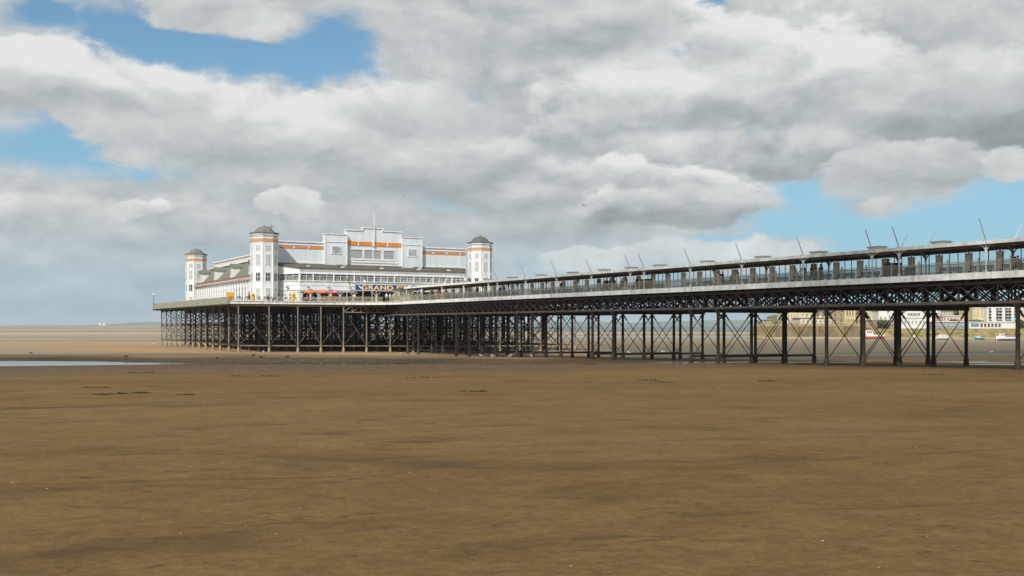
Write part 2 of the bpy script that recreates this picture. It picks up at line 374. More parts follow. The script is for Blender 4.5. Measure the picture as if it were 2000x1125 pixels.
# ------------------------------------------------------------------ sand
def shader(name):
    m = bpy.data.materials.new(name); m.use_nodes = True; return m
sm = shader('beach_sand'); nt = sm.node_tree; N = nt.nodes; L = nt.links; bs = N['Principled BSDF']
tc = N.new('ShaderNodeTexCoord'); OP = tc.outputs['Object']
sp = N.new('ShaderNodeSeparateXYZ'); L.new(OP, sp.inputs[0]); GX, GY = sp.outputs[0], sp.outputs[1]
def MR(v, a, b, c=0.0, d=1.0, smooth=True):
    n = N.new('ShaderNodeMapRange'); n.interpolation_type = 'SMOOTHSTEP' if smooth else 'LINEAR'
    L.new(v, n.inputs['Value'])
    for k, x in (('From Min',a),('From Max',b),('To Min',c),('To Max',d)): n.inputs[k].default_value = x
    return n.outputs[0]
def MIX(f, a, b, mode='MIX'):
    n = N.new('ShaderNodeMix'); n.data_type = 'RGBA'; n.blend_type = mode
    for k, x in (('Factor',f),('A',a),('B',b)):
        if isinstance(x, tuple): n.inputs[k].default_value = (*x,1)
        elif isinstance(x, (int,float)): n.inputs[k].default_value = x
        else: L.new(x, n.inputs[k])
    return n.outputs['Result']
mpr = N.new('ShaderNodeMapping'); mpr.inputs['Rotation'].default_value = (0,0,R(-8)); L.new(OP, mpr.inputs['Vector']); RP = mpr.outputs[0]
mpt = N.new('ShaderNodeMapping'); mpt.inputs['Rotation'].default_value = (0,0,R(-15)); L.new(OP, mpt.inputs['Vector']); RT = mpt.outputs[0]
nC = noise(OP, 0.07, 5, 0.55, 0.6, (0.6,1.0,1), (2,2,0)).outputs['Fac']          # big tone patches
nA = noise(RP, 0.42, 9, 0.68, 1.0, (0.75,1.0,1), (4,2,0)).outputs['Fac']          # smudges a metre or two across
nB = noise(RP, 1.1, 9, 0.72, 0.8, (0.8,1.0,1), (1,9,0)).outputs['Fac']          # low relief
nL = noise(RT, 2.8, 7, 0.70, 1.2, (0.55,1.0,1), (5,3,0)).outputs['Fac']          # short dark marks
nF = noise(OP, 45, 3, 0.7, 0, (1,1,1)).outputs['Fac']                            # grain
nF2 = noise(OP, 9, 5, 0.75, 0, (1,1,1), (3,3,0)).outputs['Fac']
nG = noise(OP, 1.6, 7, 0.8, 0, (1.6,0.30,1)).outputs['Fac']                       # mottled mud
nW = noise(OP, 0.018, 10, 0.66, 0.5, (0.16,1.0,1), (7,1,0)).outputs['Fac']       # water patches out on the flats
nW2 = noise(OP, 0.009, 10, 0.72, 0.3, (0.10,1.0,1), (2,6,0)).outputs['Fac']
wvt = N.new('ShaderNodeTexWave'); wvt.wave_type = 'BANDS'; wvt.bands_direction = 'Y'; wvt.inputs['Scale'].default_value = 0.085; wvt.inputs['Distortion'].default_value = 5.0
wvt.inputs['Detail'].default_value = 3; wvt.inputs['Detail Scale'].default_value = 1.1; wvt.inputs['Detail Roughness'].default_value = 0.55; L.new(RT, wvt.inputs['Vector'])
track = M('MULTIPLY', MR(wvt.outputs['Fac'],0.988,0.998), MR(nA,0.44,0.54))
pits = MR(noise(OP, 5.0, 2, 0.5, 0.3, (0.7,1.0,1), (8,8,0)).outputs['Fac'],0.70,0.74)
base = MIX(MR(nC,0.35,0.65), (0.184,0.112,0.045), (0.216,0.138,0.058))  # near sand darker than the flats: cloud shade partly painted into it
base = MIX(MR(nB,0.35,0.65), MIX(1.0, base, (0.86,0.85,0.83), 'MULTIPLY'), MIX(1.0, base, (1.10,1.10,1.10), 'MULTIPLY'))
nD = noise(RT, 0.16, 8, 0.62, 1.2, (0.6,1.0,1), (7,4,0)).outputs['Fac']
streak = M('MAXIMUM', M('MULTIPLY', M('MULTIPLY', MR(nD,0.53,0.66), MR(nA,0.35,0.60,0.35,1.0)), MR(GX,9,-1,0.45,0.9)), M('MULTIPLY', MR(nA,0.55,0.68), MR(nC,0.36,0.58,0.15,1.0)), M('MULTIPLY', MR(nB,0.56,0.66), 0.6))
streak = M('MAXIMUM', streak, M('MULTIPLY', MR(nL,0.565,0.64), MR(nA,0.42,0.58,0.25,1.0)))
streak = M('MAXIMUM', streak, M('MULTIPLY', track, 0.6))
streak = M('MAXIMUM', streak, M('MULTIPLY', pits, 0.7))
base = MIX(M('MULTIPLY', streak, 0.75), base, (0.070,0.045,0.026))
base = MIX(MR(nF,0.30,0.70), MIX(1.0, base, (0.85,0.85,0.85), 'MULTIPLY'), MIX(1.0, base, (1.13,1.13,1.13), 'MULTIPLY'))
base = MIX(MR(nF2,0.30,0.70), MIX(1.0, base, (0.82,0.82,0.82), 'MULTIPLY'), MIX(1.0, base, (1.16,1.16,1.16), 'MULTIPLY'))
yn = M('ADD', GY, M('MULTIPLY_ADD', nC, 26, -13))
yn2 = M('ADD', GY, M('MULTIPLY_ADD', nG, 12, -6))
# mottled dark mud belt between the dry beach and the channel
belt = M('MULTIPLY', MR(M('MULTIPLY_ADD', GX, -0.45, yn2),66,84), MR(yn2,150,128))
belt = M('MULTIPLY', belt, MR(GX,30,-20,0.55,1.0))
nG2 = noise(OP, 0.9, 8, 0.85, 0, (2.4,0.35,1), (1,1,0)).outputs['Fac']
mud = MIX(MR(nG2,0.44,0.56), (0.088,0.062,0.046), (0.180,0.126,0.078))
base = MIX(M('MULTIPLY', belt, MR(nB,0.30,0.62,0.35,0.95)), base, mud)
# open flats beyond
far = MR(yn,128,138)
flat = MIX(MR(nC,0.4,0.62), (0.36,0.225,0.105), (0.31,0.225,0.135))
flat = MIX(MR(GY,230,330), flat, (0.30,0.235,0.155))
flat = MIX(M('MULTIPLY', MR(nW2,0.50,0.58), MR(GY,180,300)), flat, (0.20,0.165,0.125))
flat = MIX(M('MULTIPLY', MR(nW2,0.47,0.40), MR(GY,180,300)), flat, (0.40,0.33,0.235))
flat = MIX(MR(nW,0.50,0.60), flat, (0.22,0.18,0.13))
flat = MIX(M('MULTIPLY', MR(GX,-10,30), MR(yn,420,190)), flat, (0.130,0.112,0.080))
base = MIX(far, base, flat)
# wet areas
chan = M('MULTIPLY', MR(yn2,102,106), MR(yn2,132,129))
chan = M('MULTIPLY', 0.0, chan)
chan = M('MULTIPLY', chan, MR(M('ADD', GX, M('MULTIPLY_ADD', nG, 16, -8)), -22,-29))
pools = M('MULTIPLY', MR(nW,0.555,0.585), MR(GY,135,210,0.5,1.0))
pools = M('MULTIPLY', pools, MR(GY,128,136))
nP = noise(OP, 0.16, 5, 0.6, 0.5, (0.35,1.0,1), (3,8,0)).outputs['Fac']
pool2 = M('MULTIPLY', M('MULTIPLY', MR(GY,96,100), MR(GY,122,114)), M('MULTIPLY', MR(nP,0.52,0.56), MR(GX,8,18)))
wet = M('MAXIMUM', M('MAXIMUM', chan, pools), pool2)
base = MIX(wet, base, MIX(1.0, base, (0.75,0.78,0.8), 'MULTIPLY'))
damp = M('MAXIMUM', M('MULTIPLY', MR(GY,230,300), 0.22), M('MULTIPLY', streak, 0.12))
rg = M('SUBTRACT', 0.92, M('MULTIPLY', damp, 0.55)); rg = M('MULTIPLY', rg, M('SUBTRACT', 1.0, M('MULTIPLY', wet, 0.82)))
L.new(base, bs.inputs['Base Color']); L.new(rg, bs.inputs['Roughness']); L.new(M('MAXIMUM', 0.08, M('MULTIPLY', wet, 0.5)), bs.inputs['Specular IOR Level'])
hgt = M('ADD', M('MULTIPLY', nL, -0.5), M('MULTIPLY', nA, 0.9)) ; hgt = M('ADD', hgt, M('ADD', M('MULTIPLY', nB, 0.9), M('ADD', M('MULTIPLY', nF2, 0.5), M('MULTIPLY', nF, 0.10))))
bp = N.new('ShaderNodeBump'); bp.inputs['Distance'].default_value = 0.05; L.new(hgt, bp.inputs['Height'])
L.new(M('MULTIPLY', MR(GY,40,300,0.8,0.06), M('SUBTRACT', 1.0, M('MULTIPLY', wet, 0.93))), bp.inputs['Strength'])
L.new(bp.outputs[0], bs.inputs['Normal'])

def axis_vals(lim, first):
    v = [0.0]; d = first
    while v[-1] < lim: v.append(v[-1]+d); d *= 1.06
    return v
xs = axis_vals(11000, 3.0); xs = [-x for x in reversed(xs[1:])] + xs
ys = axis_vals(11000, 2.0)
ys = [y for y in ys if y < 90] + [90+1.5*k for k in range(34)] + [y for y in ys if y > 141.5]; ys = [-x for x in reversed(ys[1:40])] + ys
g = MB()
for y in ys:
    for x in xs: g.v.append((x, y, gz(x, y)))
nx = len(xs)
for j in range(len(ys)-1):
    for i in range(nx-1):
        a = j*nx+i; g.f.append((a, a+1, a+nx+1, a+nx)); g.m.append(0)
me = bpy.data.meshes.new('sand'); me.from_pydata(g.v, [], g.f); me.materials.append(sm); me.shade_smooth()
o = bpy.data.objects.new('sand', me); C.objects.link(o); tag(o, 'brown tidal sand with dark streaks and wet flats', kind='structure')

# shells, pebbles and scraps of weed on the near sand
shm = mat('shell_and_pebble', (0.30,0.26,0.20), 0.7, 0.6, 1.7, col2=(0.05,0.04,0.03))
g = MB(); rnd = random.Random(3)
for i in range(130):
    Y = 6.2+rnd.random()**1.6*42; X = rnd.uniform(-0.52,0.52)*Y; r = rnd.uniform(0.005,0.013)*(0.7+Y/40)
    g.ellip((X,Y,gz(X,Y)+r*0.25), r*rnd.uniform(0.8,1.6), r, r*0.6, 6, 4)
o = g.build('shells', shm, smooth=True); tag(o, 'tiny scattered shells and pebbles on the near sand', kind='stuff')
wdm = mat('dry_weed', (0.035,0.026,0.016), 0.9, 0.4, 9)
g = MB()
for (x, y) in ((215,771),(229,769),(278,768),(186,758),(466,735),(523,735),(820,738),(930,765),(1265,743),(1293,747),(1500,745),(1820,732),(265,728),(365,772),(1150,712)):
    D = 5.0; r_ = (x-1000)/2000
    while -gz(r_*D, D)*2000/D > y-634: D += 0.1
    X = r_*D
    for k in range(14):
        a = rnd.uniform(0,6.28); l = rnd.uniform(0.05,0.16)*(0.35+D/60); cx = X+rnd.gauss(0,0.14)*(0.5+D/30); cy = D+rnd.gauss(0,0.08); z = gz(cx,cy)
        g.beam((cx-l*math.cos(a),cy-l*math.sin(a)*0.4,z+0.005),(cx+l*math.cos(a),cy+l*math.sin(a)*0.4,z+rnd.uniform(0.01,0.05)),0.012+D*0.0004,0.01+D*0.0003)
o = g.build('weed', wdm); tag(o, 'small dark scraps of stranded weed on the sand', kind='stuff')

# sea beyond the flats
wm = shader('sea_water'); nt = wm.node_tree; N = nt.nodes; L = nt.links; b = N['Principled BSDF']
b.inputs['Base Color'].default_value = (0.045,0.085,0.105,1); b.inputs['Roughness'].default_value = 0.35
tc = N.new('ShaderNodeTexCoord'); nn = noise(tc.outputs['Object'], 0.25, 5, 0.6, 0, (0.3,1,1))
bp = N.new('ShaderNodeBump'); bp.inputs['Strength'].default_value = 0.6; bp.inputs['Distance'].default_value = 0.4; L.new(nn.outputs['Fac'], bp.inputs['Height']); L.new(bp.outputs[0], b.inputs['Normal'])
edge = []
for i in range(60):
    X = -420 + i*45; Y = 830 + 60*math.sin(i*0.35) + random.uniform(-12,12) + max(0, -X-80)*4
    edge.append((X, Y))
g = MB(); g.v = [(x, y, -5.1) for x, y in edge] + [(10500, 900, -5.1), (10500, 10800, -5.1), (-2900, 10800, -5.1)]
me = bpy.data.meshes.new('sea'); me.from_pydata(g.v, [], [tuple(range(len(g.v)))]); me.materials.append(wm)
o = bpy.data.objects.new('sea', me); C.objects.link(o); tag(o, 'strip of blue-grey sea beyond the sand', kind='structure')

# far hills
hm = mat('far_hill_ground', (0.10,0.12,0.07), 0.9, 0.2, 0.004)
g = MB(); prof = []
def hh(x):
    h = 0
    for c, wd, a in ((330,150,5.0),(1450,260,9.0),(1150,150,6.0),(700,300,5.0),(1000,90,3),(1900,300,9)): h = max(h, a*math.exp(-((x-c)/wd)**2))
    return h + 0.5*math.sin(x*0.05)+0.4*math.sin(x*0.13)
D = 7600
for i in range(220):
    x = 150 + i*9; X = (x-1000)/2000*D
    t = min(1, max(0, (x-170)/90)); hgt = max(0.0, hh(x))*t*D/2000 
    g.v += [(X, D-500, -5.4), (X, D, -5.2+hgt+5*t), (X, D+900, -5.4)]
    if i:
        b0 = 3*(i-1); b1 = 3*i
        g.f += [(b0, b1, b1+1, b0+1), (b0+1, b1+1, b1+2, b0+2)]; g.m += [0,0]
o = g.build('hills', hm)
wc_m = shader('still_water'); wb = wc_m.node_tree.nodes['Principled BSDF']; wb.inputs['Base Color'].default_value = (0.16,0.13,0.10,1); wb.inputs['Roughness'].default_value = 0.12
N = wc_m.node_tree.nodes; L = wc_m.node_tree.links
_t = N.new('ShaderNodeTexCoord'); _n = noise(_t.outputs['Object'], 1.2, 4, 0.6, 0, (0.4,1,1)); _b = N.new('ShaderNodeBump'); _b.inputs['Strength'].default_value = 0.10; _b.inputs['Distance'].default_value = 0.05
L.new(_n.outputs['Fac'], _b.inputs['Height']); L.new(_b.outputs[0], wb.inputs['Normal'])
oc = MB().quad([(-170,96,-4.50),(-4,96,-4.50),(-4,134,-4.50),(-170,134,-4.50)]).build('channel_water', wc_m); tag(oc, 'thin pale channel of still water across the left of the beach', kind='structure'); tag(o, 'low blue hazy hills on the horizon', kind='structure')

# haze
hz = bpy.data.materials.new('haze'); hz.use_nodes = True; nt = hz.node_tree; nt.nodes.clear()
pv = nt.nodes.new('ShaderNodeVolumePrincipled'); pv.inputs['Color'].default_value = (0.80,0.90,0.97,1); pv.inputs['Density'].default_value = 0.00009
ou = nt.nodes.new('ShaderNodeOutputMaterial'); nt.links.new(pv.outputs[0], ou.inputs['Volume'])
o = MB().box(-11800,11800,-400,12000,-7,62).build('haze', hz); tag(o, 'thin pale sea haze over the bay', kind='stuff')

# a real cloud, high behind the camera, whose shade lies on the near beach as in the photograph
cm = mat('cloud_white', (0.85,0.86,0.88), 1.0, 0.05, 0.01)
cm.node_tree.nodes['Principled BSDF'].inputs['Alpha']  .default_value = 0.17   # thin vapour: part of the sun comes through
HC = 520.0; off = -Vector((sd.x, sd.y, 0))/math.tan(SUN_EL)*(HC+4.5)/math.cos(0)
off = Vector((sd.x, sd.y, 0)).normalized()*((HC+4.5)/math.tan(SUN_EL))
edge = [(-420,60),(-300,80),(-200,108),(-150,112),(-100,119),(-60,126),(-20,134),(10,141),(45,148),(90,150),(140,158),(200,150),(260,110),(300,30),(260,-120),(120,-220),(-100,-260),(-300,-200),(-430,-80)]
g = MB(); n = len(edge); cx = -60; cy = -50
rings = [(0.0,1.0),(0.55,0.93),(0.85,0.75),(1.0,0.45)]
bm = bmesh.new()
layers = [(1.0,0),(0.97,18),(0.88,50),(0.70,85),(0.45,110),(0.15,122)]
vl = []
fine = []
for i in range(n):
    a = edge[i]; b2 = edge[(i+1) % n]
    for k in range(8):
        t = k/8; fine.append((a[0]+(b2[0]-a[0])*t, a[1]+(b2[1]-a[1])*t))
for sc, h in layers:
    vl.append([bm.verts.new((cx+(x-cx)*sc + off.x + (random.uniform(-5,5) if True else 0), cy+(y-cy)*sc + off.y + random.uniform(-3,3), HC + h + (random.uniform(-12,12) if h else 0))) for x, y in fine])
for A, B in zip(vl, vl[1:]):
    for i in range(len(A)):
        j = (i+1) % len(A); bm.faces.new((A[i], A[j], B[j], B[i]))
bm.faces.new(vl[-1]); bm.faces.new(list(reversed(vl[0])))
bmesh.ops.recalc_face_normals(bm, faces=bm.faces)
me = bpy.data.meshes.new('cloud'); bm.to_mesh(me); bm.free(); me.materials.append(cm); me.shade_smooth()
o = bpy.data.objects.new('cloud', me); C.objects.link(o); tag(o, 'white cloud overhead shading the near beach', kind='structure')

# ================================================================== the walkway of the pier
BENTS = [-4.0,0.5,15.3,19.6,34.6,39.0,53.7,58.2,73.0,77.3,92.2,96.8,111.4,116.0]
WC = [0.0,4.6,9.2,13.8]
pier = pthing('pier_walkway', 'long raised iron pier with white edge board striding across the sand to the pavilion', 'pier', 6.9, 60, gp(6.9,60))
# deck with a curved flare where it meets the platform
S0, S1 = -24.0, 126.4
g = MB(); g.box(-0.3,14.1,S0,S1,3.86,DECK-0.004); g.build('deck', planks, pier)
g = MB()
fl = [(-0.45, S0, ), (-0.45, 114)]
arc = [(-0.45,112)]
for k in range(1,9):
    a = k/8*math.pi/2; arc.append((-0.45-9*(1-math.cos(a)), 117.4+9*math.sin(a)))
path = [(-0.45,S0),(-0.45,112),(-0.45,117.4)] + arc[1:]
def ribbon(g, path, th, z0, z1, mi=0):
    for (a, b) in zip(path, path[1:]):
        A = Vector((*a,0)); B = Vector((*b,0)); d = (B-A).normalized(); nn = Vector((-d.y,d.x,0))*th
        q = [A, B, B-nn, A-nn]
        g.prism([(v.x, v.y) for v in q], 2, z0, z1, mi)
g2 = MB(); ribbon(g2, path, 0.12, 3.56, DECK, 0); g2.build('fascia', fasciam, pier)
g2 = MB(); ribbon(g2, path, 0.22, 3.98+0.022, 4.07, 0); g2.build('edge_moulding', fasciam, pier)
g2 = MB(); g2.box(14.1,14.25,S0,S1,3.56,DECK); g2.build('fascia', fasciam, pier)
g = MB(); g.prism(path[2:]+[(-0.3,126.4),(-0.3,117.4)], 2, 3.86, DECK-0.004); g.build('deck_flare', planks, pier)
# floor beams
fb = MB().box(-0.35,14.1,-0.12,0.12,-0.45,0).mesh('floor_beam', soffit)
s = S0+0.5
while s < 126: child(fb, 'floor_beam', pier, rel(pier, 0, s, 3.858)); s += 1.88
# lattice girders
def lattice(g, p, q, z0, z1, bay, th=0.09, ch=0.2, chd=0.22, chm=1, both=True):
    p = Vector(p); q = Vector(q); Lg = (q-p).length; n = max(1, round(Lg/bay)); d = (q-p)/n
    g.beam((p.x,p.y,z0+ch/2),(q.x,q.y,z0+ch/2), chd, ch, chm); g.beam((p.x,p.y,z1-ch/2),(q.x,q.y,z1-ch/2), chd, ch, 0)
    for i in range(n+1):
        c = p+d*i; g.beam((c.x,c.y,z0+ch),(c.x,c.y,z1-ch), th, th)
    for i in range(n):
        a = p+d*i; b2 = p+d*(i+1)
        g.beam((a.x,a.y,z0+ch),(b2.x,b2.y,z1-ch), th*0.9, th*0.9)
        if both: g.beam((a.x,a.y,z1-ch),(b2.x,b2.y,z0+ch), th*0.8, th*0.8)
for i, w in enumerate(WC):
    g = MB(); lattice(g, (w,S0,0), (w,126,0), 1.62, 3.40, 1.75, 0.09 if i == 0 else 0.13, 0.24, 0.30)
    g.build('girder', [girderm, chordm], pier)
# columns: capitals, collars, swelling bases
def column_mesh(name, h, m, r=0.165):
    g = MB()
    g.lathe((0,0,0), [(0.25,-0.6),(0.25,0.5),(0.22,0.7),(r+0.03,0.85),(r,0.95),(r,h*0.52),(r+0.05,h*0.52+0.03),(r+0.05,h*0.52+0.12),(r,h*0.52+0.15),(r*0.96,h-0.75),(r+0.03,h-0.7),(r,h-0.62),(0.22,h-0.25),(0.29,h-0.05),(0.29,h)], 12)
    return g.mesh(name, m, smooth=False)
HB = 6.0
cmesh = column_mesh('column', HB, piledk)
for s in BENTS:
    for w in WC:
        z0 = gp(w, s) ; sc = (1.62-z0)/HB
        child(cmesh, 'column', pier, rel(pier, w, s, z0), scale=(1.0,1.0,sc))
    # cross head beam and low strut
    g = MB(); g.beam((WC[0]-0.3,s,1.46),(WC[-1]+0.3,s,1.46),0.28,0.30); g.build('head_beam', darkmetal, pier)
    if s > 30:
        g = MB(); g.beam((WC[0],s,gp(5,s)+0.75),(WC[-1],s,gp(9,s)+0.75),0.14,0.22); g.build('strut', darkmetal, pier)
    for a, b2 in zip(WC, WC[1:]):
        g = MB(); zt = 1.0; za = gp(a,s)+0.62; zb = gp(b2,s)+0.62
        A1 = Vector((a+0.2,s-0.06,zt)); B1 = Vector((b2-0.2,s-0.06,zb)); A2 = Vector((b2-0.2,s+0.06,zt)); B2 = Vector((a+0.2,s+0.06,za))
        for A_, B_ in ((A1,B1),(A2,B2)):
            g.tube(A_, B_, 0.042, n=6); d = (B_-A_).normalized()
            g.tube(A_-d*0.12, A_+d*0.62, 0.085, n=8)
        g.beam((a+0.15,s,zt+0.04),(a+0.42,s,zt+0.04),0.16,0.1); g.beam((b2-0.42,s,zt+0.04),(b2-0.15,s,zt+0.04),0.16,0.1)
        g.build('cross_brace', girderm, pier)
# side railings
def railing_mesh(name, Lg, m, h=1.02, pick=0.155):
    g = MB(); g.box(-0.05,0.05,-0.05,0.05,0,h+0.12); g.lathe((0,0,h+0.12), [(0.05,0),(0.075,0.05),(0.03,0.1)],8)
    g.box(-0.03,0.03,0.05,Lg-0.05,h-0.06,h-0.01); g.box(-0.025,0.025,0.05,Lg-0.05,0.08,0.12); g.box(-0.02,0.02,0.05,Lg-0.05,h-0.24,h-0.21)
    y = pick
    while y < Lg-0.08: g.box(-0.012,0.012,y-0.012,y+0.012,0.12,h-0.06); y += pick
    return g.mesh(name, m)
railm = mat('railing_paint', (0.30,0.30,0.25), 0.5, 0.2, 5)
rm = railing_mesh('railing_panel', 2.78, railm)
for k in range(50): child(rm, 'railing_panel', pier, rel(pier, -0.1, S0+2.78*k, DECK))
rm2 = railing_mesh('railing_panel', 5.56, railm)
for k in range(26): child(rm2, 'railing_panel', pier, rel(pier, 13.9, S0+5.56*k, DECK))

# ================================================================== covered way on the deck
can = pthing('covered_walkway', 'long flat-roofed shelter with white posts and slanting masts along the pier deck', 'shelter', 2.5, 50, DECK)
CE = 117.6; ZR = 6.34
g = MB(); g.box(0.12,4.4,S0,CE,ZR+0.05,ZR+0.16); g.build('roof', roofc, can)
g = MB(); g.box(0.0,0.12,S0,CE+0.1,ZR-0.06,ZR+0.22); g.box(4.4,4.52,S0,CE+0.1,ZR-0.02,ZR+0.20); g.box(0.12,4.4,CE,CE+0.1,ZR-0.02,ZR+0.20); g.build('roof_edge', fasciam, can)
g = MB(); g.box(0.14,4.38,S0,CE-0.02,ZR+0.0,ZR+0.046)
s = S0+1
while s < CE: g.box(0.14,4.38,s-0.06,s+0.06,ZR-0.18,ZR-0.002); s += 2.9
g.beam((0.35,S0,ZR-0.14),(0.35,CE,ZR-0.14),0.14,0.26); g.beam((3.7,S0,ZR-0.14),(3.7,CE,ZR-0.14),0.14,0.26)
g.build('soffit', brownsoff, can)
NP = [-13.2,-4.9,3.4,11.7,14.6,22.8,31.3,39.5,47.9,50.6,58.9,67.2,75.4,83.7,86.5,94.8,102.7,110.6,117.2]
def arm(g, w, s, zt, dw, ds, zb=0.75):
    pts = []
    for k in range(5):
        t = k/4; a = t*math.pi/2
        pts.append((w+dw*(1-math.cos(a)), s+ds*(1-math.cos(a)), zt-zb+zb*math.sin(a)))
    for p, q in zip(pts, pts[1:]): g.beam(p, q, 0.07, 0.09)
g = MB(); g.lathe((0,0,0), [(0.1,0),(0.1,0.3),(0.062,0.36),(0.058,1.6),(0.09,1.66),(0.06,1.74),(0.085,2.1),(0.1,2.32)],10)
for ds in (-0.75,0.75): arm(g, 0, 0, 2.3, 0, ds, 0.7)
pm = g.mesh('post', postw)
mmast = MB().tube((0,0,0),(-0.85,0,1.75),0.055,0.035,8).beam((0,0.0,0.12),(-0.35,0,0.02),0.05,0.05).mesh('mast', mat('mast_grey', (0.45,0.46,0.43), 0.5, 0.1, 3))
mmastb = MB().tube((0,0,0),(1.2,0,1.75),0.05,0.03,8).mesh('mast', postw)
g = MB(); g.lathe((0,0,0), [(0.09,0),(0.08,0.3),(0.055,0.36),(0.055,1.7),(0.08,1.75),(0.05,1.8),(0.05,2.2)],10)
for ds in (-0.85,0.85): arm(g, 0, 0, 2.2, 0, ds, 0.75)
arm(g, 0, 0, 2.2, -0.7, 0, 0.6)
bpm = g.mesh('rear_post', bracketm)
for s in NP:
    child(pm, 'post', can, rel(can, 0.3, s, DECK))
    child(mmast, 'mast', can, rel(can, 0.3, s, ZR+0.18), scale=(1,1,1))
    child(bpm, 'rear_post', can, rel(can, 3.7, s+0.05, DECK))
    if s < 80: child(mmastb, 'mast', can, rel(can, 4.3, s+0.5, ZR+0.18))
    else: child(mmastb, 'mast', can, rel(can, 4.3, s+0.5, ZR+0.18))
# windbreak screens between pillars
PL = 2.88
pil = MB().box(-0.22,0.22,-0.21,0.21,0,1.86).box(-0.25,0.25,-0.24,0.24,1.86,1.93).box(-0.25,0.25,-0.24,0.24,0,0.12)
for dy in (-0.12,0,0.12): pil.box(-0.228,-0.22,dy-0.02,dy+0.02,0.12,1.86)
for ds in (-0.6,0.6): arm(pil, 0, 0, 2.3, 0, ds, 0.4)
pil.box(-0.05,0.05,-0.05,0.05,1.93,2.3)
pilm = pil.mesh('pillar', stonep)
g = MB(); Lb = PL-0.44
g.box(-0.03,0.03,0,Lb,2.02,2.09); g.box(-0.03,0.03,0,Lb,1.08,1.13); g.box(-0.03,0.03,0,Lb,0.42,0.47)
for k in range(4): g.box(-0.028,0.028,Lb*k/3-0.025*(k>0)-0.0,Lb*k/3+0.03-0.03*(k==3),0.0,2.02)
frm = g.mesh('screen_frame', framed)
gl = MB().box(-0.008,0.008,0.03,Lb-0.03,0.47,1.08,1).box(-0.008,0.008,0.03,Lb-0.03,1.13,2.02,0).mesh('glass', [screen, frosted])
bn = MB()
for k in range(4): bn.box(-0.55+k*0.13,-0.45+k*0.13,0.1,Lb-0.1,0.40,0.44)
for k in range(3): bn.box(-0.09,-0.06,0.1,Lb-0.1,0.52+k*0.12,0.61+k*0.12)
for y in (0.25, Lb/2, Lb-0.25): bn.box(-0.5,-0.08,y-0.03,y+0.03,0,0.399)
bnm = bn.mesh('bench', benchm)
k = 0; s = 4.6-PL*9
while s < CE-3:
    child(pilm, 'pillar', can, rel(can, 3.7, s, DECK))
    gap = (k % 12 == 11)
    child(frm, 'screen_frame', can, rel(can, 3.7, s+0.22, DECK))
    child(gl, 'glass', can, rel(can, 3.7, s+0.22, DECK))
    if not gap: child(bnm, 'bench', can, rel(can, 3.47, s+0.22, DECK))
    s += PL; k += 1
for s in (-1.0,8.9,15.6,22.6,30.2,38.8,47.3,52.9,58.7,66.0,74.2,82.5,90.0,98.2):
    g = MB(); g.box(1.5,2.7,s-0.72,s+0.72,ZR+0.56,ZR+0.63,0); g.box(1.6,2.6,s-0.62,s+0.62,ZR+0.16,ZR+0.56,1)
    g.build('rooflight', [mat('rooflight_lead', (0.30,0.31,0.29), 0.6, 0.2, 3), mat('rooflight_curb', (0.55,0.56,0.54), 0.6, 0.1, 3)], can)

# ================================================================== platform under the pavilion
WF0, WF1 = -28.1, 42.7; SF, SB = 126.5, 197.0
plat = pthing('pier_platform', 'wide pile-borne platform with white front edge carrying the pavilion', 'platform', 6.9, 160, gp(6.9,160))
g = MB(); g.box(WF0,WF1,SF,SB,3.80,DECK-0.008); g.build('deck', planks, plat)
g = MB(); g.box(WF0,-9.5,SF-0.12,SF,3.56,DECK); g.box(14.3,WF1,SF-0.12,SF,3.56,DECK); g.box(WF0,-9.5,SF-0.24,SF-0.0,DECK+0.0,4.07); g.build('fascia', fasciam, plat)
g = MB(); g.quad([(WF0-0.5,SF+0.2,3.62),(WF0-0.5,SB,3.62),(WF0-0.05,SB,4.78),(WF0-0.05,SF+0.2,4.78)])
g.quad([(WF0+0.1,SF+0.2,4.78),(WF0+0.1,SB,4.78),(WF0+0.1,SB,3.5),(WF0+0.1,SF+0.2,3.5)])
g.quad([(WF0-0.05,SF+0.2,4.78),(WF0-0.05,SB,4.78),(WF0+0.1,SB,4.78),(WF0+0.1,SF+0.2,4.78)])
g.quad([(WF0-0.5,SF+0.2,3.62),(WF0-0.05,SF+0.2,4.78),(WF0+0.1,SF+0.2,4.78),(WF0+0.1,SF+0.2,3.5),(WF0-0.5,SF+0.2,3.5)])
g.quad([(WF0-0.5,SF+0.2,3.5),(WF0-0.5,SB,3.5),(WF0-0.5,SB,3.62),(WF0-0.5,SF+0.2,3.62)])
g.quad([(WF0-0.5,SF+0.2,3.5),(WF0+0.1,SF+0.2,3.5),(WF0+0.1,SB,3.5),(WF0-0.5,SB,3.5)])
g.quad([(WF0-0.5,SB,3.5),(WF0+0.1,SB,3.5),(WF0+0.1,SB,4.78),(WF0-0.05,SB,4.78),(WF0-0.5,SB,3.62)])
g.build('parapet', apronm, plat)
g = MB(); s = SF+0.6
while s < SB: g.beam((WF0-0.4,s,3.36),(WF0+1.2,s,3.36),0.16,0.24); s += 0.95
g.build('joist_ends', olivedk, plat)
RS = [126.8,133.4,139.8,145.4,151.2,156.8,162.6,168.5,174.0,179.4,185.2,190.3,196.0]
CW = [-26.6,-21.3,-16.2,-12.0,-7.8,-3.4,1.2,5.8,10.4,15.0,19.6,24.2,28.8,33.4,38.0,41.5]
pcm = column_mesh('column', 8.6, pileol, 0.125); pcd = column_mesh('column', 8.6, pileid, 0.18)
spots = []
for i, s in enumerate(RS):
    for j, w in enumerate(CW): spots.append((min(i, j), i+j, w, s, i == 0 or j == 0))
spots.sort()
stuff = MB()
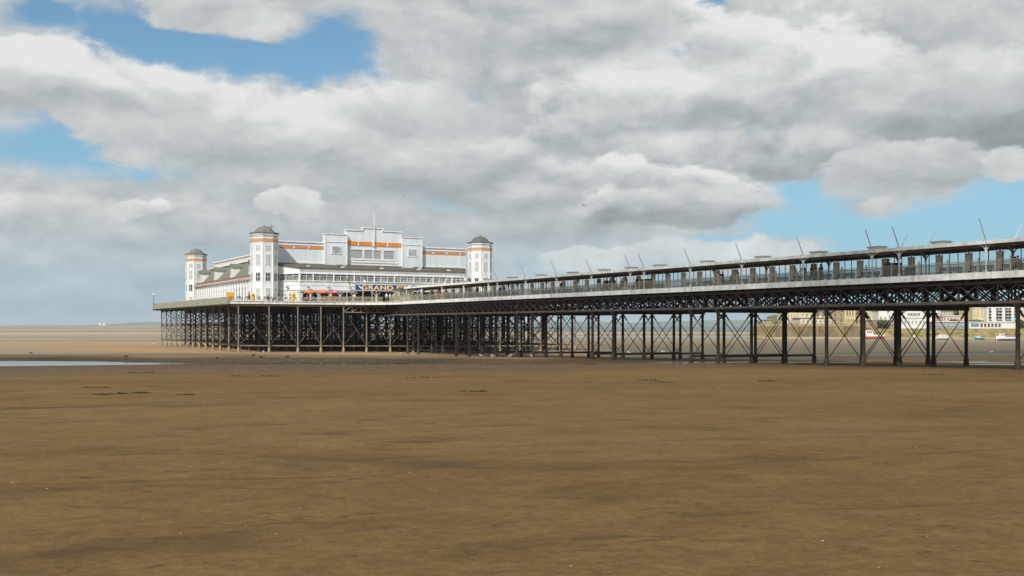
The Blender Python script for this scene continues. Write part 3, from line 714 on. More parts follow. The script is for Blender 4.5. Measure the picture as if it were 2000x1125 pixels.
for n_, (a, b2, w, s, outer) in enumerate(spots):
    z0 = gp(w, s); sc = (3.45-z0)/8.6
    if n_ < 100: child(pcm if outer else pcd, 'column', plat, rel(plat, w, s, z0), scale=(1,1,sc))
    else: stuff.lathe((w,s,z0), [(0.24,-0.3),(0.24,0.6),(0.2,0.8),(0.2,7.6*sc),(0.24,8.6*sc)], 8)
o = stuff.build('column', darkmetal, plat); o['kind'] = 'stuff'
for i, s in enumerate(RS):
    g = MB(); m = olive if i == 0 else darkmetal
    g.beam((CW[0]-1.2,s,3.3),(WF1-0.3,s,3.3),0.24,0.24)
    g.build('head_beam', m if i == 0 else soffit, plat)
    g = MB()
    for a, b2 in zip(CW, CW[1:]):
        za = gp(a,s); zb = gp(b2,s); dy = 0.15
        if i == 0 and a >= -8: zt = 2.4
        else: zt = 3.0
        zl = za+1.15
        g.beam((a,s+dy,za+1.2),(b2,s+dy,zb+1.2),0.10,0.16)
        if i == 0 and False: pass
        elif i == 0:
            g.tube((a,s+dy,zl),(a+(b2-a)*0.6,s+dy,zl+(zt-zl)*0.5),0.022,n=6); g.tube((b2,s,zl),(a+(b2-a)*0.3,s,zt-1.6),0.022,n=6)
        else:
            zm = za+4.6
            for (u, v) in ((zl,zm),(zm,zt)):
                g.beam((a,s+dy,u),(b2,s+dy,v),0.10,0.10); g.beam((a,s-dy,v),(b2,s-dy,u),0.10,0.10)
            g.beam((a,s+dy,zm),(b2,s+dy,zm),0.09,0.12)
    g.build('cross_bracing', m, plat)
for j, w in enumerate(CW):
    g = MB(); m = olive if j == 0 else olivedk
    for a, b2 in zip(RS, RS[1:]):
        za = gp(w,a); zb = gp(w,b2); zl = za+1.15; zm = za+4.6
        g.beam((w,a,za+1.2),(w,b2,zb+1.2),0.10,0.17)
        for (u, v) in ((zl,zm),(zm,3.0)):
            g.beam((w+0.12,a,u),(w+0.12,b2,v),0.06,0.06); g.beam((w-0.12,a,v),(w-0.12,b2,u),0.06,0.06)
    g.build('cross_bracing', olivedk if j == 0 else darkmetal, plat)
    g = MB(); lattice(g, (w,RS[0]+0.3,0), (w,SB-1,0), 2.55 if j else 2.9, 3.17, 1.9, 0.10, 0.14, 0.2, 0); g.build('girder', darkmetal, plat)
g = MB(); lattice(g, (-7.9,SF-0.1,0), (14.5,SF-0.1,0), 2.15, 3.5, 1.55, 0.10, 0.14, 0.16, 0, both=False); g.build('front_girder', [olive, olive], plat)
# fences on the platform edge
fm = MB()
fm.box(-0.06,0.06,-0.05,0.05,0,1.15); fm.box(0.06,2.0,-0.03,0.03,0.85,0.95); fm.box(0.06,2.0,-0.03,0.03,0.2,0.28)
for k in range(8): fm.box(0.16+k*0.23,0.26+k*0.23,-0.045,-0.03,0.05,1.05+0.1*(k % 2))
fmm = fm.mesh('fence_panel', woodfence)
for k in range(6): child(fmm, 'fence_panel', plat, rel(plat, -12.4+2.06*k, SF+0.6, DECK))
fm2 = fm.mesh('fence_panel', woodfence)
for k in range(7): child(fmm, 'fence_panel', plat, rel(plat, 0.1, 110.6+2.06*k, DECK), rot=(0,0,math.pi/2))

exec_parts = []
# ================================================================== pavilion
pav = pthing('pavilion', 'white seaside pavilion with corner towers, stepped front and orange bands at the pier end', 'building', 6.9, 150, DECK)
class Seg:
    def __init__(s, a, b):
        s.a = Vector((*a,0)); s.b = Vector((*b,0)); s.L = (s.b-s.a).length; s.u = (s.b-s.a)/s.L; s.n = Vector((s.u.y,-s.u.x,0))
    def P(s, t, n, z): v = s.a+s.u*t+s.n*n; return (v.x, v.y, z)
    def box(s, g, t0, t1, n0, n1, z0, z1, mi=0, zb=None):
        zb = z1 if zb is None else zb; k = len(g.v)
        g.v += [s.P(t0,n0,z0),s.P(t1,n0,z0),s.P(t1,n1,z0),s.P(t0,n1,z0),s.P(t0,n0,z1),s.P(t1,n0,zb),s.P(t1,n1,zb),s.P(t0,n1,z1)]
        for f in ((3,2,1,0),(4,5,6,7),(0,1,5,4),(1,2,6,5),(2,3,7,6),(3,0,4,7)): g.f.append(tuple(k+i for i in f)); g.m.append(mi)
# front wall of the hall with its stepped top
SW = 150.0
def wx(x): return w_at(x, SW)
wa, wb_, wc_, wd = wx(632), wx(675), wx(783), wx(821)
xL, xR = -14.5, 28.3
st1, st2 = wx(707.5), wx(747.5)
g = MB(); g.box(xL, wa, SW, SW+0.6, 10.5, 16.35); g.build('front_wall', facadem, pav)
g = MB(); g.box(wd, xR, SW, SW+0.6, 10.5, 16.25); g.build('front_wall', facadem, pav)
g = MB(); g.prism([(wb_,10.5),(wc_,10.5),(wc_,19.25),(st2,19.25),(st2,19.8),(st1,19.8),(st1,19.2),(wb_,19.2)], 1, SW-0.1, SW+0.6); g.build('stepped_parapet', facadem, pav)
g = MB()
for a, b2, z in ((wb_-0.1,st1,19.2),(st1-0.12,st2+0.12,19.8),(st2,wc_+0.1,19.25)): g.box(a, b2, SW-0.28, SW+0.7, z, z+0.20)
g.box(st1-0.12,st1+0.12,SW-0.28,SW-0.1,19.2,19.8); g.box(st2-0.12,st2+0.12,SW-0.28,SW-0.1,19.25,19.8)
g.box(xL,wa,SW-0.22,SW+0.7,16.35,16.6); g.box(wd,xR,SW-0.22,SW+0.7,16.25,16.5)
g.box(xL,wa,SW-0.12,SW,15.78,15.86); g.box(wd,xR,SW-0.12,SW,15.68,15.76)
g.box(xL,wa,SW-0.14,SW,12.2,12.5); g.box(wd,xR,SW-0.14,SW,12.1,12.4)
g.build('coping', white, pav)
for a, b2 in ((wa,wb_),(wc_,wd)):
    g = MB(); g.box(a,b2,SW-0.9,SW+0.6,10.5,18.15); g.build('pylon', facadem, pav)
    g = MB(); g.box(a-0.12,b2+0.12,SW-1.05,SW+0.7,18.15,18.34); g.box(a-0.02,b2+0.02,SW-1.0,SW-0.9,16.62,16.74)
    g.box(a-0.04,a+0.16,SW-0.98,SW-0.9,12.2,18.15); g.box(b2-0.16,b2+0.04,SW-0.98,SW-0.9,12.2,18.15); g.build('pylon_trim', white, pav)
    c = (a+b2)/2; g = MB(); g.box(c-1.15,c+1.15,SW-1.0,SW-0.9,14.2,16.0,0); g.box(c-0.85,c+0.85,SW-1.04,SW-1.0,14.45,15.75,1)
    g.build('picture_panel', [white, picm], pav)
g = MB(); g.box(wb_+0.05,wc_-0.05,SW-0.22,SW-0.1,16.2,17.0,0)
for x in (699.5, 727.5, 756): g.box(wx(x)-0.12, wx(x)+0.12, SW-0.26, SW-0.22, 16.15, 17.05, 1)
g.build('orange_band', [orange, white], pav)
for a, b2, dz, xsb in ((xL+2,wa,0.0,(574,603)),(wd,xR,-0.12,(846,872,898))):
    g = MB(); g.box(a,b2,SW-0.1,SW,15.15+dz,15.6+dz,0)
    for x in xsb: g.box(wx(x)-0.12,wx(x)+0.12,SW-0.14,SW-0.1,15.12+dz,15.63+dz,1)
    g.build('orange_band', [orange, white], pav)
zc0, zc1 = 13.55, 15.3
g = MB(); fa, fb_ = wx(683), wx(771)
g.box(fa,fb_,SW-0.2,SW-0.1,zc1,zc1+0.35); g.box(fa,fb_,SW-0.2,SW-0.1,zc0-0.35,zc0); g.box(fa-0.5,fb_+0.5,SW-0.24,SW-0.1,zc0-0.85,zc0-0.7)
g.box(wb_,wc_,SW-0.16,SW-0.1,12.2,12.45)
for x0, x1 in ((683,685),(707,711.5),(727,729.2),(743.5,749),(769,771)): g.box(wx(x0),wx(x1),SW-0.2,SW-0.1,zc0,zc1)
g.build('window_surround', white, pav)
for x0, x1 in ((685,707),(711.5,727),(729.2,743.5),(749,769)):
    g = MB(); g.box(wx(x0),wx(x1),SW-0.13,SW-0.1,zc0,zc1,1); g.box(wx(x0),wx(x1),SW-0.15,SW-0.13,zc1-0.12,zc1,0); g.build('window', [framed, shutter], pav)
# hall behind
g = MB(); g.box(-12.0,25.8,SW+0.6,208,DECK,15.05); g.build('hall_wall', creamw, pav)
g = MB(); g.box(-12.25,26.05,SW+0.62,208.2,15.05,15.3); g.build('hall_coping', white, pav)
g = MB(); g.prism([(-12,15.3),(25.8,15.3),(20,16.2),(6.9,16.5),(-6,16.2)], 1, SW+0.7, 207.5); g.build('hall_roof', felt, pav)
# side aisle with pilasters
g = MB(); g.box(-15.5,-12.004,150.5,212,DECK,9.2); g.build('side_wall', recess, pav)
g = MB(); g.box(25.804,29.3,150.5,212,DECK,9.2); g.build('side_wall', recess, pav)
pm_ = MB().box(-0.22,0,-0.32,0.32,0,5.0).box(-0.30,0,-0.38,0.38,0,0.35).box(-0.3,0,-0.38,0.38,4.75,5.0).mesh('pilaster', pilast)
s = 152.0; k = 0
while s < 212:
    child(pm_, 'pilaster', pav, rel(pav, -15.5, s, DECK))
    g = MB(); dk = 1 if 5 <= k <= 9 else 0
    g.box(-15.56,-15.5,s+0.7,s+1.6,DECK+1.0,DECK+3.9,0); g.box(-15.6,-15.56,s+0.62,s+1.68,DECK+3.9,DECK+4.0,1)
    g.build('window', [glassd if dk else blindm, white], pav)
    s += 2.3; k += 1
g = MB(); g.box(-16.1,-12.1,150.5,212.4,9.2,9.45); g.box(-16.25,-15.6,150.5,212.5,9.451,9.62); g.build('side_cornice', creamw, pav)
g = MB(); g.quad([(-16.2,150.5,9.63),(-16.2,212.4,9.63),(-15.3,212.4,10.35),(-15.3,150.5,10.35)]).quad([(-15.3,150.5,10.35),(-15.3,212.4,10.35),(-15.3,212.4,9.63),(-15.3,150.5,9.63)])
g.build('eaves_tiles', redlead, pav)
g = MB(); g.prism([(-15.25,10.0),(-12.02,13.75),(-12.02,10.0)], 1, 150.6, 211.8); g.build('mansard_roof', slate, pav)
g = MB(); g.box(-12.4,-12.001,150.6,211.8,13.75,14.05); g.build('upper_coping', white, pav)
for s in (146.8+15.3, 177.4, 192.6, 207.6):
    g = MB(); g.box(-15.35,-13.2,s-0.85,s+0.85,10.3,12.6); g.build('dormer', white, pav)
    g2 = MB(); g2.prism([(s-1.15,12.5),(s+1.15,12.5),(s,13.35)], 0, -15.6, -11.9); g2.build('dormer_roof', slate, pav)
    g3 = MB(); g3.box(-15.40,-15.35,s-0.45,s+0.45,10.9,12.2,1); g3.box(-15.43,-15.40,s-0.52,s+0.52,10.8,10.9,0); g3.build('dormer_window', [white, blindm], pav)
# towers
def octo(r, w, s): return [(w+r*math.cos(R(22.5+45*i)), s+r*math.sin(R(22.5+45*i))) for i in range(8)]
def tower(w, s, r, domem, faces):
    ap = r*math.cos(R(22.5))
    g = MB(); g.prism(octo(r, w, s), 2, DECK, 17.15)
    t = g.build('tower', siding, pav)
    t['label'] = 'white octagonal corner tower with grey domed cap'
    def sub(mb, name, mats, smooth=False):
        o = mb.build(name, mats, None, OFF[pav.name], smooth); o.parent = t; return o
    g = MB(); g.prism(octo(r+0.10, w, s), 2, 15.85, 16.4); sub(g, 'orange_band', orange2)
    g = MB(); g.prism(octo(r+0.16, w, s), 2, 16.4, 16.5); g.prism(octo(r+0.2, w, s), 2, 17.15, 17.32); g.prism(octo(r+0.05,w,s),2,15.6,15.68); sub(g, 'cornice', white)
    g = MB(); g.prism(octo(r+0.24, w, s), 2, 17.32, 17.62)
    sub(g, 'gutter', domedk)
    g = MB(); c = math.cos(R(22.5)); g.lathe((w,s,0), [((r+0.1),17.62),((r-0.72),17.92),((r-0.85),18.15),((r-1.2),18.52),(0.8,18.82),(0.25,18.95),(0.1,19.15)], 8, ph=R(22.5)); sub(g, 'dome', domem)
    for i in faces:
        a = R(45*i); nx_, ny_ = math.cos(a), math.sin(a); ux, uy = -ny_, nx_
        e0 = (w+ap*nx_-ux*0.765*r/2, s+ap*ny_-uy*0.765*r/2); e1 = (w+ap*nx_+ux*0.765*r/2, s+ap*ny_+uy*0.765*r/2)
        sg = Seg(e0, e1); m = sg.L/2
        for (z0, z1, md, wd_) in ((14.2,15.15,1,0.42),(11.4,13.4,1,0.42),(8.35,9.9,2,0.42),(4.9,6.95,1,0.42)):
            g = MB(); sg.box(g, m-wd_-0.1, m+wd_+0.1, 0.0, 0.06, z0-0.12, z1+0.12, 0); sg.box(g, m-wd_, m+wd_, 0.06, 0.085, z0, z1, md)
            sg.box(g, m-0.03, m+0.03, 0.085, 0.11, z0, z1, 0); sg.box(g, m-wd_, m+wd_, 0.085, 0.11, (z0+z1)/2-0.03, (z0+z1)/2+0.03, 0)
            sub(g, 'window', [white, blindm, glassd])
        g = MB()
        for q in range(4):      # swags of the frieze under the dome
            t0 = m-0.72+q*0.48
            for h in range(4):
                a0 = math.pi*(h/4); a1 = math.pi*((h+1)/4)
                g.beam(sg.P(t0-0.2*math.cos(a0), 0.04, 16.92-0.18*math.sin(a0)), sg.P(t0-0.2*math.cos(a1), 0.04, 16.92-0.18*math.sin(a1)), 0.06, 0.07)
        sub(g, 'frieze', recess)
        g = MB(); sg.box(g, -0.06, 0.1, -0.05, 0.07, DECK, 15.6); sub(g, 'corner_trim', white)
    return t
TL = tower(-16.5, 147.0, 2.55, dome, (3,4,5,6,7)); TR = tower(30.3, 147.0, 2.55, domedk, (4,5,6,7))
TB = tower(-15.1, 213.6, 2.5, dome, (3,4,5,6,7))
tower(29.3, 213.6, 2.5, domedk, (6,7))
# front block: glazed upper gallery over an open arcade
A0, A1, A2, A3 = (-14.3,149.4), (-10.75,143.0), (24.6,143.0), (28.0,149.4)
SEG = [Seg(A0,A1), Seg(A1,A2), Seg(A2,A3)]
ZT = [(11.75,10.95),(10.95,10.95),(10.95,11.75)]
g = MB(); g.quad([(A0[0],A0[1],11.8),(A1[0]-0.15,A1[1]-0.25,10.98),(A2[0]+0.15,A2[1]-0.25,10.98),(A3[0],A3[1],11.8),(A3[0],149.98,12.3),(A0[0],149.98,12.3)])
g.quad([(A0[0],A0[1],11.6),(A1[0]-0.15,A1[1]-0.25,10.8),(A2[0]+0.15,A2[1]-0.25,10.8),(A3[0],A3[1],11.6),(A3[0],149.98,11.9),(A0[0],149.98,11.9)])
for a, b2 in (((A0[0],A0[1],11.8,11.6),(A1[0]-0.15,A1[1]-0.25,10.98,10.8)),((A1[0]-0.15,A1[1]-0.25,10.98,10.8),(A2[0]+0.15,A2[1]-0.25,10.98,10.8)),((A2[0]+0.15,A2[1]-0.25,10.98,10.8),(A3[0],A3[1],11.8,11.6))):
    g.quad([(a[0],a[1],a[2]),(b2[0],b2[1],b2[2]),(b2[0],b2[1],b2[3]),(a[0],a[1],a[3])])
g.build('front_roof', felt, pav)
vents = MB()
for x in (597, 664, 740, 812, 870):
    w = w_at(x, 146.5); vents.box(w-0.5,w+0.5,146.2,146.8,11.6,11.95,0); vents.box(w-0.35,w+0.35,144.8,145.2,11.2,11.5,1)
vents.build('roof_vent', [slate, white], pav)
for k, sg in enumerate(SEG):
    za, zb = ZT[k]
    g = MB(); sg.box(g, 0, sg.L, -0.3, 0.0, 9.78, za-0.18, 0, zb-0.18); g.build('gallery_frieze', white if k == 0 else siding, pav)
    g = MB(); sg.box(g, 0, sg.L, 0.0, 0.16, 9.78, 9.9); sg.box(g, 0, sg.L, 0, 0.12, 10.38, 10.46) if k == 1 else None; sg.box(g, 0, sg.L, 0, 0.2, 8.40, 8.54); g.build('gallery_moulding', white, pav)
    g = MB(); sg.box(g, 0, sg.L, -0.3, 0.0, 6.7, 8.54)
    g.build('gallery_wall', white if k == 0 else siding, pav)
    g = MB(); sg.box(g, 0, sg.L, 0.0, 0.14, 6.62, 6.78); sg.box(g, 0, sg.L, 0, 0.06, 7.55, 7.62); g.build('band_course', creamw, pav)
    # windows
    if k == 0: cuts = [0.25, sg.L]
    elif k == 1: cuts = [w_at(x, 143.0)-A1[0] for x in (585.5,611.6,651.6,691.7,731,770,808,845.8,882.8)]+[sg.L]
    else: cuts = [0, sg.L]
    for i, (a, b2) in enumerate(zip(cuts, cuts[1:])):
        nsub = 4 if k == 0 else (2 if i == 0 else 3)
        gm = glassd if (k == 0 or i < 4) else glassg
        g = MB(); sg.box(g, a, b2, -0.2, -0.16, 8.54, 9.78, 0)
        for q in range(nsub):
            if gm is glassd:
                u = a+(b2-a)*(q+0.12)/nsub; v = a+(b2-a)*(q+0.88)/nsub
                sg.box(g, u, v, -0.16, -0.15, 8.6, 9.3, 1)
        wn_ = g.build('window', [gm, mat('muslin_curtain', (0.22,0.22,0.19), 0.7, 0.35, 2)], pav)
        g = MB(); sg.box(g, a-0.09, a+0.09, -0.1, 0.18, 8.2, 9.78)
        if i == len(cuts)-2: sg.box(g, b2-0.18, b2-0.0, -0.1, 0.18, 8.2, 9.78)
        for q in range(1, nsub): t = a+(b2-a)*q/nsub; sg.box(g, t-0.04, t+0.04, -0.15, 0.02, 8.54, 9.78)
        sg.box(g, a+0.09, b2-0.09, -0.15, 0.0, 9.36, 9.44)
        fo = g.build('frame', white, None, OFF[pav.name]); fo.parent = wn_
# floodlights on the gallery wall
def flood(sg, t):
    g = MB(); g.beam(sg.P(t,0.0,7.25), sg.P(t,0.5,7.3), 0.07); g.beam(sg.P(t-0.35,0.55,7.35), sg.P(t+0.35,0.55,7.35), 0.3, 0.22, 1); g.beam(sg.P(t-0.3,0.42,7.18), sg.P(t+0.3,0.42,7.18), 0.18, 0.12, 0)
    g.build('floodlight', [black, creamw], pav)
for t in (1.2, 4.4): flood(SEG[0], t)
for x in (601, 641, 683, 846, 880): flood(SEG[1], w_at(x,143)-A1[0])
# arcade under the gallery
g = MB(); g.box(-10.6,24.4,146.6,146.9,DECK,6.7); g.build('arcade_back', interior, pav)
g = MB(); g.box(-10.7,w_at(692,143),142.6,143.4,6.3,6.62); g.build('awning', mat('awning_grey', (0.30,0.31,0.30), 0.7, 0.15, 2), pav)
g = MB(); SEG[0].box(g, 0.2, SEG[0].L, -0.3, 0.0, DECK, 6.7); g.build('lobby_wall', creamw, pav)
for a, b2 in ((0.8,2.2),(2.5,3.9),(4.6,6.0)):
    g = MB(); SEG[0].box(g, a, b2, 0.0, 0.07, DECK+0.05, 6.2, 0)
    n_ = 2
    for i in range(2):
        for j in range(3):
            u = a+0.12+i*(b2-a-0.1)/2; SEG[0].box(g, u, u+(b2-a)/2-0.22, 0.07, 0.09, DECK+0.25+j*0.64, DECK+0.75+j*0.64, 1)
    g.build('door', [white, glassg], pav)
for x in (589,606,622,645,664,690,735,775,815,850,885,905):
    w = w_at(x, 143.1); g = MB(); g.box(w-0.14,w+0.14,142.95,143.25,DECK,6.62)
    g.beam((w-0.1,143.1,5.7),(w-0.9,143.1,6.55),0.16); g.beam((w+0.1,143.1,5.7),(w+0.9,143.1,6.55),0.16)
    g.build('arcade_post', creamw, pav)
g = MB(); w = w_at(592,145)
for i in range(14):
    w += random.uniform(0.9,2.4)
    if w < w_at(690,145): g.box(w, w+random.uniform(0.5,1.2), 144.8, 145.6, DECK, DECK+random.uniform(0.9,2.1), i % 3)
g.build('slot_machine', [mat('red_cabinet', (0.25,0.04,0.03),0.4,0.3,2), mat('brown_cabinet', (0.10,0.06,0.04),0.5,0.3,2), greyplast], pav)

# sign
def text_mesh(txt, size, m, parent, loc, ext=0.04, sx=1.3, offs=0.02, name='lettering'):
    cu = bpy.data.curves.new('t', 'FONT'); cu.body = txt; cu.size = size; cu.extrude = ext; cu.offset = offs; cu.space_character = 1.12; cu.align_x = 'LEFT'
    ob = bpy.data.objects.new('t', cu); C.objects.link(ob); dg = bpy.context.evaluated_depsgraph_get(); me = bpy.data.meshes.new_from_object(ob.evaluated_get(dg))
    bpy.data.objects.remove(ob); bpy.data.curves.remove(cu)
    me.materials.clear(); me.materials.append(m)
    o = bpy.data.objects.new(name, me); C.objects.link(o); o.parent = parent
    o.rotation_euler = (R(90),0,0); o.scale = (sx,1,1); o.location = loc; return o, me
wS0, wS1 = w_at(695,142.5), w_at(817,142.5)
sign = pthing('name_sign', 'long blue sign reading GRAND PIER over the pavilion entrance', 'sign', wS0, 142.5, 6.72)
g = MB(); g.box(wS0,wS1,142.4,142.7,6.75,7.95); g.build('board', signblue, sign)
g = MB(); g.box(wS0,wS1,142.33,142.4,6.72,6.79); g.box(wS0,wS1,142.33,142.4,7.9,7.97); g.build('trim', signwh, sign)
g = MB(); g.prism([(wS0+0.35,7.85),(wS0+0.95,7.5),(wS0+1.3,7.0),(wS0+0.8,7.25)], 1, 142.36, 142.4); g.build('emblem', signwh, sign)
tw = w_at(705.5,142.5)
for off_, m, y, nm in ((0.028, signwh, -0.10, 'letter_edge'), (0.012, signor, -0.16, 'lettering')):
    o, me = text_mesh('GRAND PIER', 1.14, m, sign, (0,0,0), 0.02, 1.0, off_, nm)
    bb = [v.co.x for v in me.vertices]; wid = max(bb)-min(bb); o.scale = ((w_at(807,142.5)-tw)/wid,1,1)
    o.location = (tw-wS0, y-0.02, 6.94-6.72)
# flagpole over the centre
def pole(label, w, s, z0, h, r, m, flag=None, name='flagpole', group=None):
    t = pthing(name, label, 'flagpole', w, s, z0, group)
    g = MB(); g.lathe((w,s,z0), [(r*1.6,0),(r*1.6,0.15),(r,0.25),(r*0.55,h),(r*0.9,h+0.05),(r*0.2,h+0.18)], 8); g.build('pole', m, t)
    if flag:
        g = MB(); n = 7; Lf, Hf, dz = flag[1], flag[2], flag[3]
        for i in range(n+1):
            u = i/n; g.v += [(w+0.06+Lf*u*0.75, s+0.12*math.sin(u*7), z0+h-0.1-dz*u-0.1*math.sin(u*4)), (w+0.06+Lf*u*0.7, s+0.12*math.sin(u*7+0.5), z0+h-0.1-Hf-dz*u)]
            if i: k = 2*i; g.f.append((k-2,k-1,k+1,k)); g.m.append(0)
        o = g.build('flag', flag[0], t)
    return t
pole('tall white flagpole rising over the stepped pavilion front', wx(729), SW-0.5, 16.2, 6.8, 0.11, white)
flagw = mat('white_flag', (0.75,0.76,0.76), 0.8, 0.1, 4); flagd = mat('brown_flag', (0.30,0.24,0.12), 0.8, 0.4, 4)
pole('white terrace flagpole with a drooping ochre flag, left of the entrance sign', w_at(677.5,128.5), 128.5, DECK, 4.6, 0.06, white, (flagd,0.9,0.6,0.9))
pole('white terrace flagpole with a pale flag, in front of the blue sign', w_at(709,128.5), 128.5, DECK, 4.6, 0.06, white, (flagw,0.8,0.55,0.6))
pole('thin bare white pole on the terrace, right of the pale flag', w_at(726.5,128.5), 128.5, DECK, 3.9, 0.05, white)
# weather vane
wv = pthing('weather_vane', 'small dark weather vane on the roof beside the left tower', 'weather vane', w_at(530.5,149), 149, 17.0)
g = MB(); w = w_at(530.5,149); g.tube((w,149,16.4),(w,149,19.9),0.05,0.03); g.build('rod', framed, wv)
g = MB(); g.beam((w-0.55,149,19.0),(w+0.6,149,19.15),0.07,0.1); g.beam((w,148.6,18.85),(w,149.4,18.85),0.05); g.prism([(w-0.8,18.95),(w-0.5,19.25),(w-0.45,18.8)],1,148.98,149.02); g.build('arrow', framed, wv)
# lamp at the far left corner
lp = pthing('lamp_post', 'lamp post with round globe at the far left platform corner', 'street lamp', -28.3, s_at(300.5,-28.3), DECK)
w, s = -28.3, s_at(300.5,-28.3)
g = MB(); g.lathe((w,s,DECK-0.2), [(0.12,0),(0.12,0.9),(0.06,1.0),(0.05,2.75),(0.12,2.8),(0.12,2.86)],8); g.build('pole', framed, lp)
g = MB(); g.ellip((w,s,DECK+2.9), 0.24,0.24,0.24,10,8); g.build('globe', mat('lamp_globe', (0.8,0.8,0.76), 0.3, 0.03, 4), lp, smooth=True)

# ================================================================== terrace things
def parasol(x, s, cols, label):
    w = w_at(x, s); t = pthing('parasol', label, 'parasol', w, s, DECK, 'parasols on the terrace')
    g = MB(); g.tube((w,s,DECK+0.05),(w,s,DECK+2.45),0.03); g.build('pole', lightplast, t)
    g = MB(); n = 8; 
    for i in range(n):
        a0 = 2*math.pi*i/n; a1 = 2*math.pi*(i+1)/n; am = (a0+a1)/2
        P1 = (w+1.25*math.cos(a0), s+1.25*math.sin(a0), DECK+1.98); P2 = (w+1.25*math.cos(a1), s+1.25*math.sin(a1), DECK+1.98)
        Q1 = (w+0.6*math.cos(a0), s+0.6*math.sin(a0), DECK+2.32); Q2 = (w+0.6*math.cos(a1), s+0.6*math.sin(a1), DECK+2.32)
        T = (w,s,DECK+2.5)
        g.quad([Q1,Q2,T], i % 2); g.quad([P1,P2,Q2,Q1], i % 2)
        g.quad([(P1[0],P1[1],P1[2]-0.16),(P2[0],P2[1],P2[2]-0.16),P2,P1], (i+1) % 2)
    g.build('canopy', cols, t)
    g = MB(); g.lathe((w,s,DECK), [(0.3,0),(0.3,0.06),(0.06,0.09),(0.05,0.3)],10); g.build('base', greyplast, t)
po = mat('parasol_orange', (0.62,0.21,0.06), 0.7, 0.1, 4); pr = mat('parasol_red_orange', (0.58,0.13,0.06), 0.7, 0.1, 4); pp = mat('parasol_purple', (0.30,0.10,0.26), 0.7, 0.15, 4); pk = mat('parasol_pink', (0.62,0.20,0.24), 0.7, 0.15, 4)
parasol(606, 134, [po, pr], 'bright orange parasol, leftmost over the terrace tables')
parasol(631, 134.3, [pr, po], 'red and orange parasol, middle one on the terrace')
parasol(654, 134, [pp, pk], 'purple and pink parasol, rightmost of the terrace tables')
def bin_(x, s, label):
    w = w_at(x, s); t = pthing('litter_bin', label, 'litter bin', w, s, DECK, 'yellow bins along the terrace edge')
    g = MB(); g.lathe((w,s,DECK), [(0.30,0),(0.34,0.1),(0.36,0.95),(0.36,1.0),(0.30,1.25),(0.12,1.42),(0.05,1.45)],14); g.build('body', yellow, t)
    g = MB(); g.box(w-0.18,w+0.18,s-0.385,s-0.30,1.02+DECK,1.16+DECK); g.build('opening', black, t)
bin_(493.5, 127.6, 'yellow domed bin in front of the left tower')
bin_(572.5, 127.6, 'yellow domed bin by the white lobby doors'); bin_(646, 127.6, 'yellow domed bin under the purple parasol')
w = w_at(449.5, 128.2); t = pthing('ice_cream_board', 'yellow and orange standing board at the left end of the terrace', 'sign', w, 128.2, DECK)
g = MB(); g.prism([(128.0,DECK+0.1),(128.15,DECK+1.55),(128.35,DECK+1.55),(128.6,DECK+0.1)], 0, w-0.55, w+0.55); g.build('panel', yellow, t)
g = MB(); g.box(w-0.4,w+0.4,127.96,128.0,DECK+0.5,DECK+0.9); g.box(w-0.6,w-0.5,127.95,128.65,DECK,DECK+0.12); g.box(w+0.5,w+0.6,127.95,128.65,DECK,DECK+0.12); g.build('frame', orange, t)
# tables and chairs
tb = pthing('cafe_table', None, 'table', 0, 130, DECK, 'cafe tables on the terrace')
g = MB(); g.lathe((0,130,DECK), [(0.42,0.70),(0.45,0.715),(0.45,0.735),(0.42,0.745)],14); g.build('tabletop', lightplast, tb)
g = MB(); g.tube((0,130,DECK+0.03),(0,130,DECK+0.70),0.035); g.beam((-0.3,130,DECK+0.02),(0.3,130,DECK+0.02),0.06,0.04); g.beam((0,129.7,DECK+0.045),(0,130.3,DECK+0.045),0.06,0.03); g.build('pedestal', greyplast, tb)
tb['label'] = 'round pale cafe table on the pavilion terrace'
ch = pthing('cafe_chair', 'grey cafe chair beside a round terrace table', 'chair', 0, 132, DECK, 'cafe chairs on the terrace')
g = MB(); g.box(-0.22,0.22,131.78,132.22,DECK+0.43,DECK+0.47); g.build('seat', greyplast, ch)
g = MB(); g.box(-0.22,0.22,132.2,132.24,DECK+0.55,DECK+0.9); g.build('backrest', greyplast, ch)
for a, b2 in ((-0.2,-0.2),(0.2,-0.2),(-0.2,0.2),(0.2,0.2)):
    g = MB(); g.tube((a,132+b2,DECK),(a,132+b2,DECK+(0.43 if b2 < 0 else 0.9)),0.018,n=6); g.build('leg', lightplast, ch)
tx = [(464,129.2),(478,129.4),(505,129.6),(517,129.3),(531,129.5),(546,129.8),(557,129.2),(588,129.5),(600,130.5),(612,129.2),(625,130.4),(637,129.4),(655,130),(664,131)]
first = True
for x, s in tx:
    w = w_at(x, s)
    q = tb if first else copy_tree(tb); q.location = pw(w, s, DECK); q.rotation_euler.z = ANG+random.uniform(0,1)
    for k in range(3):
        c_ = ch if (first and k == 0) else copy_tree(ch)
        a = random.uniform(0,0.8)+k*2.1; c_.location = pw(w+0.72*math.cos(a), s+0.72*math.sin(a), DECK); c_.rotation_euler.z = ANG+a-math.pi/2
    first = False
